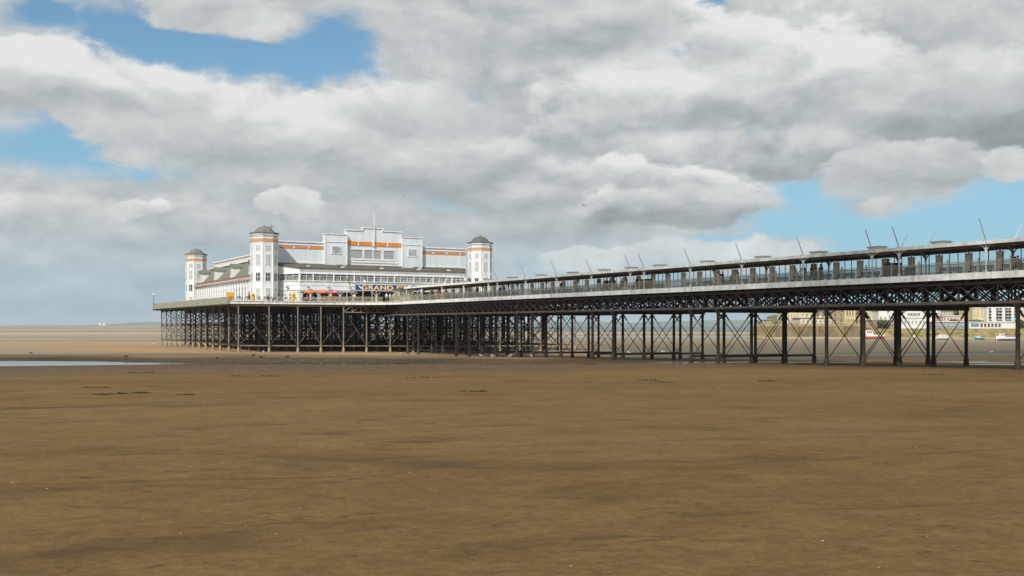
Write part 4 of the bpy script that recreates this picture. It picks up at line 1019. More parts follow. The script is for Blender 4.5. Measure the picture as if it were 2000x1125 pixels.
# booth at the head of the covered way
t = pthing('ticket_booth', 'small white booth with panelled sides at the pavilion end of the covered way', 'kiosk', 1.2, 121.5, DECK)
g = MB(); g.box(0.3,3.0,120.6,122.6,DECK,DECK+2.2,0)
for k in range(3): g.box(0.45+k*0.87,1.15+k*0.87,120.56,120.6,DECK+1.0,DECK+1.9,1)
for k in range(2): g.box(0.26,0.3,120.75+k*0.9,121.5+k*0.9,DECK+1.0,DECK+1.9,1)
g.build('wall', [creamw, glassg], t)
g = MB(); g.prism([(0.05,DECK+2.2),(3.25,DECK+2.2),(3.25,DECK+2.3),(1.65,DECK+2.75),(0.05,DECK+2.3)], 1, 120.3, 122.9); g.build('roof', felt, t)
t = pthing('lantern', 'white domed lantern over the pavilion entrance, behind the booth', 'lamp', w_at(800,140), 140, 6.9)
w = w_at(800,140); g = MB(); g.tube((w,140,DECK),(w,140,7.0),0.08); g.build('pole', white, t); g = MB(); g.lathe((w,140,6.9), [(0.45,0),(0.5,0.25),(0.42,0.55),(0.25,0.75),(0.05,0.85)],12); g.build('globe', white, t)
# wooden cabinets on the walkway
def cabinet(x, w, label):
    s = s_at(x, w); t = pthing('wooden_cabinet', label, 'cabinet', w, s, DECK)
    g = MB(); g.box(w-0.4,w+0.4,s-0.62,s+0.62,DECK,DECK+1.25); g.build('body', cabm, t)
    g = MB()
    for k in (-1,0,1): g.box(w-0.43,w-0.4,s+k*0.4-0.15,s+k*0.4+0.15,DECK+0.15,DECK+1.1)
    g.build('door_panel', benchm, t)
    g = MB(); g.box(w-0.46,w+0.46,s-0.68,s+0.68,DECK+1.25,DECK+1.31); g.build('top', benchm, t)
cabinet(1743, 0.75, 'dark brown cabinet on the right part of the pier deck, with a man behind it')
cabinet(1262, 0.75, 'dark brown cabinet on the middle part of the pier deck')
s = s_at(1777.5, 0.7); t = pthing('waste_bin', 'dark green square bin by the pier railing', 'litter bin', 0.7, s, DECK)
g = MB(); g.box(0.45,0.95,s-0.35,s+0.35,DECK,DECK+0.8); g.build('body', greenp, t); g = MB(); g.box(0.4,1.0,s-0.4,s+0.4,DECK+0.8,DECK+0.88); g.build('lid', greenp, t)

# ================================================================== people
def skin_mesh(nodes, edges, radii, lvl=1):
    me = bpy.data.meshes.new('s'); me.from_pydata(nodes, edges, []); o = bpy.data.objects.new('s', me); C.objects.link(o)
    md = o.modifiers.new('k', 'SKIN'); md.use_smooth_shade = True
    for i, r in enumerate(radii):
        v = me.skin_vertices[0].data[i]; v.radius = (r, r) if isinstance(r, (int, float)) else r
        v.use_root = (i == 0)
    if lvl: sb = o.modifiers.new('b', 'SUBSURF'); sb.levels = lvl; sb.render_levels = lvl
    dg = bpy.context.evaluated_depsgraph_get(); out = bpy.data.meshes.new_from_object(o.evaluated_get(dg))
    bpy.data.objects.remove(o); return out
def figure(pose):
    # joints in metres, facing +y; z from the soles
    if pose == 'sit':
        hip = 0.52; J = dict(pel=(0,0,hip), wai=(0,-0.01,hip+0.17), che=(0,0.0,hip+0.38), nec=(0,0.02,hip+0.56), hed=(0,0.05,hip+0.72), top=(0,0.05,hip+0.82))
        lg = lambda sx: [(0.10*sx,0.02,hip),(0.12*sx,0.42,hip+0.02),(0.12*sx,0.44,0.08),(0.12*sx,0.58,0.04)]
        la, ra = [(-0.19,0,hip+0.50),(-0.25,0.12,hip+0.24),(-0.16,0.36,hip+0.18)], [(0.19,0,hip+0.50),(0.25,0.14,hip+0.26),(0.14,0.38,hip+0.22)]
        ll, rl = lg(-1), lg(1)
    else:
        hip = 0.90; st = {'walk':0.24,'stand':0.02,'lean':0.05}[pose]; ln = 0.22 if pose == 'lean' else 0.02
        J = dict(pel=(0,0,hip), wai=(0,ln*0.3,hip+0.18), che=(0,ln*0.7,hip+0.40), nec=(0,ln,hip+0.58), hed=(0,ln+0.04,hip+0.73), top=(0,ln+0.04,hip+0.82))
        ll = [(-0.09,0,hip-0.03),(-0.10,st*0.6+0.03,hip*0.53),(-0.10,st,0.08),(-0.10,st+0.14,0.04)]
        rl = [(0.09,0,hip-0.03),(0.10,-st*0.2+0.03,hip*0.53),(0.10,-st,0.08+st*0.2),(0.10,-st+0.14,0.04)]
        y0 = ln
        if pose == 'lean':
            la = [(-0.19,y0,hip+0.52),(-0.26,y0+0.12,hip+0.28),(-0.18,y0+0.36,hip+0.16)]; ra = [(0.19,y0,hip+0.52),(0.26,y0+0.12,hip+0.28),(0.18,y0+0.36,hip+0.16)]
        else:
            la = [(-0.19,0.0,hip+0.52),(-0.25,-st*0.5,hip+0.24),(-0.24,-st*0.5+0.1,hip+0.0)]; ra = [(0.19,0,hip+0.52),(0.25,st*0.4,hip+0.24),(0.24,st*0.6+0.12,hip+0.02)]
    nodes = [J['pel'],J['wai'],J['che'],J['nec'],J['hed'],J['top']]; ed = [(0,1),(1,2),(2,3),(3,4),(4,5)]; rad = [(0.15,0.11),(0.13,0.10),(0.155,0.105),0.055,(0.085,0.10),(0.065,0.075)]
    hd = J['hed']; nodes.append((hd[0],hd[1]+0.115,hd[2]-0.015)); ed.append((4,6)); rad.append(0.016)
    for leg in (ll, rl):
        b = len(nodes); nodes += leg; ed += [(0,b),(b,b+1),(b+1,b+2),(b+2,b+3)]; rad += [0.085,0.058,0.042,0.036]
    for arm_, sx in ((la,-1),(ra,1)):
        b = len(nodes); nodes += arm_; ed += [(2,b),(b,b+1),(b+1,b+2)]; rad += [0.055,0.042,0.03]
        hv = Vector(arm_[2]); dv = (hv-Vector(arm_[1])).normalized(); palm = hv+dv*0.07; nodes.append(tuple(palm)); ed.append((b+2,b+3)); rad.append(0.03)
        sd_ = Vector((0,1,0)) if abs(dv.y) < 0.8 else Vector((1,0,0)); pb = b+3
        for q in range(4):
            nodes.append(tuple(palm+dv*(0.075-0.01*abs(q-1.4))+sd_*(0.022*(q-1.5)))); ed.append((pb,len(nodes)-1)); rad.append(0.008)
        nodes.append(tuple(hv+dv*0.05+sd_*0.055)); ed.append((b+2,len(nodes)-1)); rad.append(0.009)
    body = skin_mesh(nodes, ed, rad)
    # jacket
    jn = [J['pel'],J['wai'],J['che'],(J['nec'][0],J['nec'][1],J['nec'][2]-0.03)]; je = [(0,1),(1,2),(2,3)]; jr = [(0.185,0.14),(0.16,0.13),(0.185,0.135),0.075]
    for arm_ in (la, ra):
        b = len(jn); jn += arm_; je += [(2,b),(b,b+1),(b+1,b+2)]; jr += [0.075,0.06,0.048]
    jacket = skin_mesh(jn, je, jr)
    tn = [(J['pel'][0],J['pel'][1],J['pel'][2]-0.02)]; te = []; tr = [(0.165,0.125)]
    for leg in (ll, rl):
        b = len(tn); tn += leg[:3]; te += [(0,b),(b,b+1),(b+1,b+2)]; tr += [0.105,0.078,0.062]
    trousers = skin_mesh(tn, te, tr)
    h = J['hed']; hg = MB(); hg.ellip((h[0],h[1]-0.025,h[2]+0.045),0.098,0.112,0.105,12,8); hair = hg.mesh('hair', black, smooth=True)
    sg_ = MB()
    for leg in (ll, rl): sg_.ellip((leg[3][0],leg[3][1]-0.05,leg[3][2]+0.01),0.05,0.135,0.05,10,6)
    shoes = sg_.mesh('shoes', black, smooth=True)
    return body, jacket, trousers, hair, shoes
FIG = {p: figure(p) for p in ('walk','stand','lean','sit')}
for p, ms in FIG.items():
    for m in ms:
        if not m.materials: m.materials.append(black)
skinm = mat('skin', (0.50,0.31,0.23), 0.6, 0.08, 4)
cloth = {}
COLS = dict(navy=(0.02,0.03,0.07), black=(0.02,0.02,0.022), maroon=(0.12,0.025,0.035), grey=(0.15,0.15,0.16), beige=(0.36,0.30,0.21), blue=(0.02,0.16,0.36), white=(0.7,0.7,0.7), red=(0.45,0.04,0.03), pink=(0.45,0.27,0.27), brown=(0.12,0.07,0.045), green=(0.06,0.10,0.06), denim=(0.06,0.09,0.16), yellow=(0.6,0.35,0.04), khaki=(0.22,0.18,0.12), cream=(0.55,0.5,0.4))
def cl(c): return mat('cloth_'+c, COLS[c], 0.85, 0.25, 9)
HAIR = dict(dark=(0.02,0.015,0.012), brown=(0.07,0.04,0.02), fair=(0.32,0.22,0.10), grey=(0.35,0.34,0.33))
def person(x, w, s, pose, top, bottom, hair, face, label, scale=1.0, group=None):
    if s is None: s = s_at(x, w)
    elif w is None: w = w_at(x, s)
    t = pthing('person', label, 'person', w, s, DECK, group, rot=face)
    t.scale = (scale,)*3
    ms = FIG[pose]
    for nm, me, m in (('body', ms[0], skinm), ('jacket', ms[1], cl(top)), ('trousers', ms[2], cl(bottom)), ('hair', ms[3], mat('hair_'+hair, HAIR[hair], 0.8, 0.2, 20)), ('shoes', ms[4], mat('shoe_leather', (0.03,0.025,0.02), 0.6, 0.2, 9))):
        o = bpy.data.objects.new(nm, me); C.objects.link(o); o.parent = t
        o.material_slots[0].link = 'OBJECT'; o.material_slots[0].material = m
    return t
PI = math.pi
G1 = 'people on the pier deck'
for a in [
 (1736,1.5,'stand','maroon','black','dark',0.3,'person in a dark red coat standing at the right brown cabinet',1.0),
 (1604,1.8,'walk','blue','denim','dark',0.0,'person in a bright blue coat walking on the pier deck',1.0),
 (1592,1.6,'walk','beige','grey','fair',0.1,'person in a beige jacket walking left of the blue-coated walker',1.0),
 (1586,2.2,'walk','maroon','navy','brown',0.0,'person in a maroon top half hidden by the beige jacket',1.0),
 (1573,1.2,'lean','maroon','grey','dark',1.4,'person in a dark red coat leaning by the railing, arms out',1.0),
 (1558,1.0,'lean','brown','black','dark',1.0,'stooping person in brown beside the white post, left of the dark red coat',0.8),
 (1440,1.4,'walk','beige','khaki','dark',PI,'person in pale khaki walking beside the white mast post',1.0),
 (1428,1.6,'walk','black','black','dark',PI,'child in black walking left of the khaki walker',0.72),
 (1411,1.4,'walk','black','black','brown',PI,'person in black walking close behind a pink skirted one',0.92),
 (1404,1.0,'walk','pink','pink','fair',PI,'person in pink clothes on the pier deck',1.0),
 (1245,1.4,'stand','maroon','brown','dark',0.0,'person in maroon standing left of the middle brown cabinet',1.0),
 (1223,1.0,'walk','brown','cream','dark',0.2,'person in brown with pale trousers on the middle of the pier',1.0),
 (1215,1.6,'walk','khaki','black','brown',0.0,'person in khaki walking left of the pale trousers',0.9),
 (1199,1.2,'stand','brown','khaki','brown',PI,'person in a brown jacket, right end of the dark group',1.0),
 (1192,1.6,'walk','khaki','brown','fair',PI,'fair-haired person in khaki within the dark group',1.0),
 (1185,1.2,'walk','black','black','dark',PI,'person all in black, left of the fair-haired one',1.0),
 (1180,2.0,'walk','white','grey','grey',PI,'person in a white top behind the black-clad walker',0.95),
 (1169,1.0,'walk','black','navy','dark',PI,'person in black walking by the pillar, left of the group',1.05),
 (1097,1.3,'walk','black','beige','dark',PI,'person in black with beige trousers on the pier deck',1.0),
 (1078,3.0,'sit','navy','black','dark',PI/2,'seated person in navy on the pier bench',1.0),
 (985,1.4,'stand','black','black','dark',0.5,'dark-clad person on the far part of the deck, right one of three',1.0),
 (977,2.0,'stand','brown','black','brown',0.0,'person in brown beside the far dark-clad one',1.0),
 (932,1.2,'walk','black','grey','dark',0.0,'person in black and grey in front of the right tower',1.0),
 (917,1.5,'walk','white','navy','fair',0.0,'person in a white top in front of the right tower',1.0),
 (859,0.9,'walk','red','red','dark',0.0,'person in bright red near the pavilion end of the covered way',1.0),
 (845,2.0,'walk','khaki','brown','brown',0.0,'person in khaki left of the red-clad one',1.0),
 (826,1.6,'stand','grey','denim','dark',0.0,'person in grey by the booth end of the covered way',1.0),
 (1993,1.5,'lean','brown','black','dark',0.5,'crouching person in brown at the right edge of view',0.75),
 (1983,3.0,'sit','khaki','black','brown',PI/2,'seated person in khaki on the bench at the right edge of view',1.0)]:
    x, w, pose, top, bot, hair, face, label, sc = a
    person(x, w, None, pose, top, bot, hair, face, label, sc, G1)
G2 = 'people on the pavilion terrace'
for a in [
 (755,124.5,'walk','white','grey','grey',0.0,'person in a white top near the entrance, left of two more',1.0),
 (762,125.5,'walk','white','beige','fair',0.2,'person in white and beige near the entrance, between two others',1.0),
 (769,124.0,'stand','cream','denim','dark',0.0,'person in cream and denim beside the booth',1.0),
 (692,130.5,'stand','white','grey','dark',0.0,'person in white standing at the left end of the sign',1.0),
 (524,129.0,'sit','black','denim','dark',-0.5,'seated person in black by the left tower foot',1.0),
 (536,129.0,'sit','beige','brown','brown',0.6,'seated person in beige facing the black-clad sitter',1.0),
 (487,128.8,'walk','brown','green','dark',1.2,'person in brown and green by the leftmost yellow bin',1.0),
 (573.5,130.0,'stand','black','black','dark',0.0,'person in black behind the bin at the lobby doors',1.0),
 (612,132.5,'sit','navy','black','dark',0.4,'seated person in navy under the orange parasol',1.0),
 (626,132.5,'sit','white','grey','grey',2.4,'seated person in white under the middle parasol',1.0),
 (640,133,'sit','denim','black','brown',0.2,'seated person in denim between the middle and purple parasols',1.0),
 (600,133,'sit','red','navy','fair',2.0,'seated person in red under the leftmost parasol',1.0)]:
    x, s, pose, top, bot, hair, face, label, sc = a
    person(x, None, s, pose, top, bot, hair, face, label, sc, G2)

# ================================================================== birds
def gull_mesh(name, m1, m2, fly=False):
    g = MB()
    g.ellip((0,0,0.24),0.09,0.21,0.095,10,6,0); g.ellip((0,0.2,0.37),0.05,0.06,0.055,8,6,0); g.tube((0,0.13,0.28),(0,0.19,0.36),0.055,0.04,8,0)
    g.tube((0,0.25,0.365),(0,0.32,0.35),0.016,0.006,6,2); g.prism([(-0.05,-0.17),(0.05,-0.17),(0.03,-0.36),(-0.03,-0.36)],2,0.24,0.262,1)
    if fly:
        for sx in (-1,1):
            g.quad([(0.05*sx,0.10,0.27),(0.42*sx,0.14,0.42),(0.40*sx,-0.04,0.41),(0.05*sx,-0.08,0.27)],0); g.quad([(0.42*sx,0.14,0.42),(0.80*sx,-0.02,0.34),(0.40*sx,-0.04,0.41)],1)
    else:
        for sx in (-1,1):
            g.ellip((0.075*sx,-0.04,0.26),0.03,0.2,0.07,8,5,1); g.tube((0.035*sx,0,0.17),(0.035*sx,0.01,0.0),0.01,n=5,mi=2); g.box(0.035*sx-0.02,0.035*sx+0.02,0.0,0.06,0,0.012,2)
    return g.mesh(name, [m1, m2, mat('bird_beak', (0.5,0.3,0.05),0.5,0.1,9)], smooth=False)
gw = mat('gull_white', (0.8,0.8,0.8), 0.7, 0.05, 9); gg = mat('gull_grey', (0.35,0.37,0.4), 0.7, 0.1, 9); gd = mat('dark_feather', (0.03,0.028,0.025), 0.7, 0.2, 9)
gm1 = gull_mesh('gull', gw, gg); gm2 = gull_mesh('crow', gd, gd); gm3 = gull_mesh('gull', gg, gg, True)
def ground_hit(x, y):
    r = (x-1000)/2000; D = 20.0
    while D < 900:
        if gz(r*D, D)*2000/D >= -(y-634): return r*D, D
        D += 0.25
    return r*D, D
def bird(x, y, me, name, label, cat, rot, sc=1.25):
    X, Y = ground_hit(x, y)
    o = bpy.data.objects.new(name, me); C.objects.link(o); o.location = (X, Y, gz(X,Y)-0.004); o.rotation_euler = (0,0,rot); o.scale = (sc,)*3
    tag(o, label, cat, 'gulls on the sand' if cat == 'gull' else 'dark birds on the sand')
for x, y, lab, r in [(300.5,674,'white gull on the wet sand left of the platform',1.2),(515,691,'white gull on the sand below the left tower',0.5),(785,695,'white gull at the pier foot under the entrance sign',2.5),(802,699,'white gull on the sand just right of the one under the sign',-1.5),
    (940.5,699,'white gull at the pier foot under the right tower',1.0),(963,700,'white gull second right of the tower, among the piles',1.4),(995,700,'white gull at the pier foot by the first tall open bay',-1.2),(1038,700,'white gull beside a pile right of the first open bay',0.3),(1295,690,'white gull beyond the middle bays of the pier',1.0),(1936,692,'white gull on the flats below the fishing boat',-1.0),(1117,694,'white gull behind the pier between two bents',0.8),(1228,692,'white gull on grey mud behind the pier',0.8)]:
    bird(x, y, gm1, 'gull', lab, 'gull', r)
for x, y, lab, r in [(60.5,692,'dark bird alone at the far left of the beach',1.4),(246,700,'dark bird on the beach, wings low, left of the platform',-1.2),(424,704,'dark bird nearest the water channel',0.4),(495,697,'dark bird in front of the left tower',-1.3),(510,701,'dark bird just right of and below the one before the tower',1.2),(561,701,'dark bird in front of the platform middle',-1.0)]:
    bird(x, y, gm2, 'crow', lab, 'bird', r, 1.0)
for x, y, D, lab in ((788,386,170,'flying gull above the pavilion, left one of two'),(834,392,190,'flying gull above the pavilion, right one of two'),(1140,405,150,'flying gull alone in the grey sky over the pier')):
    o = bpy.data.objects.new('gull', gm3); C.objects.link(o); o.location = ((x-1000)/2000*D, D, (634-y)/2000*D); o.rotation_euler = (0.1,0.2,0.7); tag(o, lab, 'gull', 'gulls in the sky')
# ================================================================== the town across the bay
def sst(t): t = max(0, min(1, t)); return t*t*(3-2*t)
def land(X, D):
    z = -0.6 - 1.2*sst((X-136)/6)*(1-sst((D-420)/15)) + 2.2*sst((D-438)/40)
    k = sst((X-165)/90)
    return z + k*12.5*sst((D-480)/170) + (1-k)*1.5*sst((D-480)/170)
tl = mat('hill_grass', (0.13,0.12,0.045), 0.95, 0.35, 0.06, 0.4, col2=(0.05,0.06,0.025))
g = MB(); NX, ND = 60, 40
for j in range(ND+1):
    D = 407 + (j/ND)**1.3*520
    for i in range(NX+1):
        X = 96.2+(D-405)*0.262 + i/NX*(420+(D-407)*0.4)
        z = land(X, D)
        if D > 800: z -= (D-800)*0.15
        g.v.append((X, D, z))
for j in range(ND):
    for i in range(NX):
        a = j*(NX+1)+i; g.f.append((a,a+1,a+NX+2,a+NX+1)); g.m.append(0)
o = g.build('headland', tl); tag(o, 'low grassy headland behind the harbour wall', kind='structure')
hw = mat('harbour_stone', (0.19,0.15,0.075), 0.9, 0.3, 0.25, 0.5, col2=(0.11,0.09,0.05), lines=(2,0.9,0.12))
hw2 = mat('pale_parapet_stone', (0.38,0.32,0.19), 0.9, 0.2, 0.4)
t = wthing('harbour_wall', 'long brown stone harbour wall beneath the seafront buildings', 'wall', 96, 405, -5.1)
t_off = Vector((96,405,-5.1)); OFF[t.name] = t_off
g = MB(); 
g = MB(); g.prism([(403.0,-5.6),(404.2,-0.5),(407.3,-0.5),(407.3,-5.6)], 0, 96, 138); g.build('wall', hw, t)
g = MB(); g.box(96,138,404.3,404.9,-0.5,0.25); g.box(96,138,404.15,405.0,0.25,0.38); g.build('parapet', hw2, t)
g = MB(); g.prism([(403.0,-5.6),(404.2,-1.55),(407.3,-1.55),(407.3,-5.6)], 0, 138, 340); g.build('wall', hw, t)
g = MB(); g.quad([(96,407,-5.6),(96,407,-0.5),(110.6,462,-0.5),(110.6,462,-5.6)]).quad([(97,407,-5.6),(97,407,-0.5),(111.6,462,-0.5),(111.6,462,-5.6)]).quad([(96,407,-0.5),(97,407,-0.5),(111.6,462,-0.5),(110.6,462,-0.5)])
for X in (104,113,121,131): g.box(X,X+0.7,402.2,403.6,-5.5,-0.6)
g.build('buttress', hw, t)
# rock slope in front of the right part
rk = mat('weedy_rocks', (0.27,0.21,0.075), 0.95, 0.5, 0.35, 0.8, col2=(0.09,0.08,0.035))
g = MB(); n = 90
for j in range(9):
    for i in range(n+1):
        X = 134+i*2.2; v = j/8
        g.v.append((X+random.uniform(-0.4,0.4), 386+v*17.6+random.uniform(-.4,.4), -5.35+v*3.6*sst((X-134)/14)+ (random.uniform(-0.25,0.3) if 0 < j < 8 else 0)))
for j in range(8):
    for i in range(n): a = j*(n+1)+i; g.f.append((a,a+1,a+n+2,a+n+1)); g.m.append(0)
o = g.build('rocks', rk); tag(o, 'slope of golden weed-covered rocks under the harbour wall', kind='stuff')
# pale sand bank at the wall foot
g = MB(); n = 70
for j in range(5):
    for i in range(n+1):
        X = 92+i*3.6; v = j/4
        g.v.append((X, 366+v*40+3*math.sin(X*0.11)+(1-v)*2*math.sin(X*0.31), -5.35+0.55*v**0.7*(1-0.1*math.sin(X*0.2))))
for j in range(4):
    for i in range(n): a = j*(n+1)+i; g.f.append((a,a+1,a+n+2,a+n+1)); g.m.append(0)
o = g.build('sand_bank', mat('pale_sand', (0.40,0.32,0.20), 0.95, 0.2, 0.15), smooth=True); tag(o, 'pale sand bank along the foot of the harbour wall', kind='structure')

wglass = mat('house_window_glass', (0.06,0.07,0.08), 0.2, 0.3, 0.5)
creamy = mat('cream_stucco', (0.62,0.52,0.29), 0.8, 0.10, 0.5); creamp = mat('pale_stucco', (0.62,0.57,0.44), 0.8, 0.10, 0.5)
tanst = mat('tan_stone', (0.33,0.26,0.15), 0.9, 0.2, 0.6); whit = mat('house_white', (0.72,0.71,0.68), 0.7, 0.06, 0.5); pink = mat('pink_stucco', (0.68,0.50,0.42), 0.8, 0.1, 0.5)
slt = mat('house_slate', (0.13,0.125,0.12), 0.8, 0.2, 0.7); tile = mat('house_tiles', (0.26,0.15,0.09), 0.8, 0.25, 0.7); lead = mat('flat_roof', (0.32,0.31,0.28), 0.8, 0.15, 0.5)
greyst = mat('grey_wall', (0.28,0.30,0.33), 0.8, 0.2, 0.6); bluep = mat('blue_paint', (0.14,0.26,0.38), 0.6, 0.1, 1)
def house(name, label, x0, x1, D, dep, ytop, wallm, roof='flat', roofm=None, rows=(), cat='building', ybase=None, trim=None, chim=(), arched=False, rise=None):
    X0 = (x0-1000)/2000*D; X1 = (x1-1000)/2000*D; zt = (634-ytop)/2000*D
    zb = land((X0+X1)/2, D)-0.6 if ybase is None else (634-ybase)/2000*D
    t = wthing(name, label, cat, (X0+X1)/2, D+dep/2, zb); OFF[t.name] = ((X0+X1)/2, D+dep/2, zb)
    g = MB(); g.box(X0,X1,D,D+dep,zb-1.5,zt); 
    if roof == 'gable_front':
        rr = rise or (X1-X0)*0.28; g.prism([(X0,zt),(X1,zt),((X0+X1)/2,zt+rr)], 1, D, D+dep)
    g.build('wall', wallm, t)
    rm_ = roofm or slt; g = MB()
    if roof == 'flat': g.box(X0-0.3,X1+0.3,D-0.3,D+dep+0.3,zt,zt+0.3)
    elif roof == 'hip':
        rr = rise or 2.2; g.quad([(X0-0.4,D-0.4,zt),(X1+0.4,D-0.4,zt),(X1-dep*0.35,D+dep/2,zt+rr),(X0+dep*0.35,D+dep/2,zt+rr)])
        g.quad([(X0-0.4,D+dep+0.4,zt),(X1+0.4,D+dep+0.4,zt),(X1-dep*0.35,D+dep/2,zt+rr),(X0+dep*0.35,D+dep/2,zt+rr)])
        g.quad([(X0-0.4,D-0.4,zt),(X0-0.4,D+dep+0.4,zt),(X0+dep*0.35,D+dep/2,zt+rr)]); g.quad([(X1+0.4,D-0.4,zt),(X1+0.4,D+dep+0.4,zt),(X1-dep*0.35,D+dep/2,zt+rr)])
        g.quad([(X0-0.4,D-0.4,zt),(X1+0.4,D-0.4,zt),(X1+0.4,D+dep+0.4,zt),(X0-0.4,D+dep+0.4,zt)])
    elif roof == 'gable_front':
        m_ = (X0+X1)/2; th = 0.25
        for sx, xe in ((-1,X0),(1,X1)):
            g.prism([(xe+sx*0.5,zt-0.2),(m_,zt+rr),(m_,zt+rr+0.35),(xe+sx*0.5,zt+0.15)], 1, D-0.6, D+dep+0.3)
    ro = g.build('roof', rm_, t)
    for cx in chim:
        Xc = (cx-1000)/2000*D; g = MB(); g.box(Xc-0.7,Xc+0.7,D+dep*0.45,D+dep*0.62,zt,zt+3.0)
        for q in (-0.35,0,0.35): g.lathe((Xc+q,D+dep*0.53,zt+3.0), [(0.14,0),(0.11,0.45)],6)
        c_ = g.build('chimney', wallm, None, OFF[t.name]); c_.parent = ro
    for (ya, yb, nwin, wfrac, xa, xb) in rows:
        xa = xa if xa else x0; xb = xb if xb else x1
        za = (634-ya)/2000*D; zb2 = (634-yb)/2000*D; st = (xb-xa)/nwin
        for i in range(nwin):
            c = xa+st*(i+0.5); u = (c-st*wfrac/2-1000)/2000*D; v = (c+st*wfrac/2-1000)/2000*D
            g = MB(); g.box(u,v,D-0.04,D,zb2,za,0)
            g.box(u-0.12,u,D-0.12,D,zb2,za,1); g.box(v,v+0.12,D-0.12,D,zb2,za,1); g.box(u-0.2,v+0.2,D-0.2,D,zb2-0.15,zb2,1)
            g.box((u+v)/2-0.05,(u+v)/2+0.05,D-0.08,D-0.04,zb2,za,1)
            if arched: g.prism([(u,za),(v,za),((u*3+v)/4*1.0,za+(v-u)*0.4),((u+v*3)/4,za+(v-u)*0.4)],1,D-0.06,D,0)
            g.build('window', [wglass, trim or whit], t)
    return t
# left group behind the wall
t = house('lookout_hut', 'small stone hut with an open front on the left end of the harbour wall', 1489, 1508, 412, 4, 625, tanst, 'flat', lead, [(626.3,630.5,1,0.9,1491.5,1497.5)], 'hut', ybase=636)
house('terrace_house', 'long cream building with a dark slate roof, leftmost on the seafront', 1534, 1590, 440, 14, 608, creamy, 'hip', slt, [(613.5,619.5,4,0.35,1537,1561),(624.5,630.5,4,0.35,1537,1561),(613.5,619.5,3,0.35,1563,1589)], chim=(1572,), rise=1.8)
t = house('bath_house', 'low cream hall with a scalloped parapet in front of the long cream building', 1563, 1624, 425, 12, 622, creamp, 'flat', tile, [(625.5,631.5,7,0.4,1565,1623)], arched=False)
g = MB(); D = 425
for k in range(5):
    c = (1569+k*11-1000)/2000*D; g.prism([(c-1.0,(634-621)/2000*D),(c+1.0,(634-621)/2000*D),(c+0.7,3.5),(c,3.85),(c-0.7,3.5)], 1, D-0.2, D+0.2)
o = g.build('parapet_crest', creamp, t)
house('stone_villa', 'tan stone villa with twin gables beside the arcaded tower', 1625, 1649, 432, 12, 609, tanst, 'gable_front', slt, [(613,618,2,0.4,0,0),(624,630,2,0.4,0,0)], trim=creamp, rise=1.6)
house('arcaded_tower', 'tall cream and stone house with three high arches at the top', 1650, 1671, 430, 11, 601, creamy, 'flat', lead, [(606,616,3,0.5,1652,1668),(624,628.5,4,0.5,1651,1669)], trim=creamy, arched=True)
house('stone_house', 'low brown stone house right of the arcaded tower', 1671, 1684, 436, 11, 614, tanst, 'gable_front', tile, [(620,626,2,0.4,0,0)], trim=creamp, rise=1.5)
house('stone_house', 'darker stone house behind the villa, roof ridge above it', 1600, 1628, 455, 12, 606, tanst, 'hip', slt, [(610,615,4,0.35,0,0)], trim=creamp)
house('villa', 'cream villa with four windows between the big pile and the white box block', 1690, 1716, 440, 12, 606, creamy, 'hip', tile, [(610,615,4,0.3,0,0),(618,624,4,0.3,0,0)])
house('block', 'blank bright white block with a flat roof behind the red boat', 1716, 1733, 432, 10, 606.5, whit, 'flat', lead, [(619.5,623,2,0.4,0,0)])
house('house', 'white rendered house with a sloping red-brown roof left of the gabled one', 1733, 1749, 445, 12, 611, whit, 'gable_front', tile, [(616,621,2,0.3,0,0),(624,629,2,0.3,0,0)], rise=2.2)
house('seafront_house', 'low stone seafront house under the white box block', 1692, 1746, 418, 8, 626, tanst, 'flat', lead, [(628,632,8,0.4,0,0)], trim=creamp)
t = house('gabled_hall', 'broad white gabled hall with a dark band of windows, middle of the town', 1761, 1807, 436, 18, 612, whit, 'gable_front', slt, [(611.5,616,5,0.72,1772,1797)], rise=3.6)
house('veranda_house', 'long white veranda building with grey lower wall below the gabled hall', 1757, 1822, 420, 9, 621.5, whit, 'flat', whit, [(626.5,631.5,9,0.35,0,0)], trim=whit)
house('grey_store', 'low blue-grey store row left of the white arcade', 1822, 1893, 414, 7, 629, greyst, 'flat', whit, [(631,635,9,0.3,0,0)], 'building')
house('terrace_block', 'stepped tan terrace building with balconies right of the gabled hall', 1836, 1862, 452, 12, 607, mat('salmon_stucco',(0.58,0.42,0.27),0.8,0.15,0.5), 'hip', tile, [(609,612,5,0.5,0,0),(614,618,5,0.5,0,0)])
house('white_house', 'tall narrow white house between two piles, left of the tan terrace', 1822, 1836, 448, 12, 600, whit, 'flat', lead, [(604,608,2,0.4,0,0),(611,616,2,0.4,0,0),(619,623,2,0.4,0,0)])
house('pink_house', 'long pale pink two-part house with tall windows', 1842, 1881, 430, 10, 617.5, pink, 'flat', whit, [(620,626,6,0.4,0,0)])
t = house('apartment_block', 'white four-storey apartment block with dark balcony windows', 1928, 1988, 446, 16, 598.5, whit, 'flat', lead, [])
for ya in (601.5,607.5,613.5,619.3):
    for xa, xb, n_ in ((1930.5,1936,1),(1945,1957,2),(1962.5,1975,2),(1980,1986,1)):
        st = (xb-xa)/n_
        for i in range(n_):
            u = (xa+st*i+st*0.1-1000)/2000*446; v = (xa+st*(i+1)-st*0.1-1000)/2000*446; z1 = (634-ya)/2000*446; z0 = (634-ya-4)/2000*446
            g = MB(); g.box(u,v,445.93,446,z0,z1,0); g.box(u-0.1,v+0.1,445.2,446,z0-0.15,z0,1)
            g.build('window', [wglass, whit], t)
house('hotel', 'tall cream hotel with narrow windows left of the white apartment block', 1900, 1927, 450, 14, 592, creamy, 'flat', lead, [(596,601,4,0.3,0,0),(604,609,4,0.3,0,0),(612,617,4,0.3,0,0)])
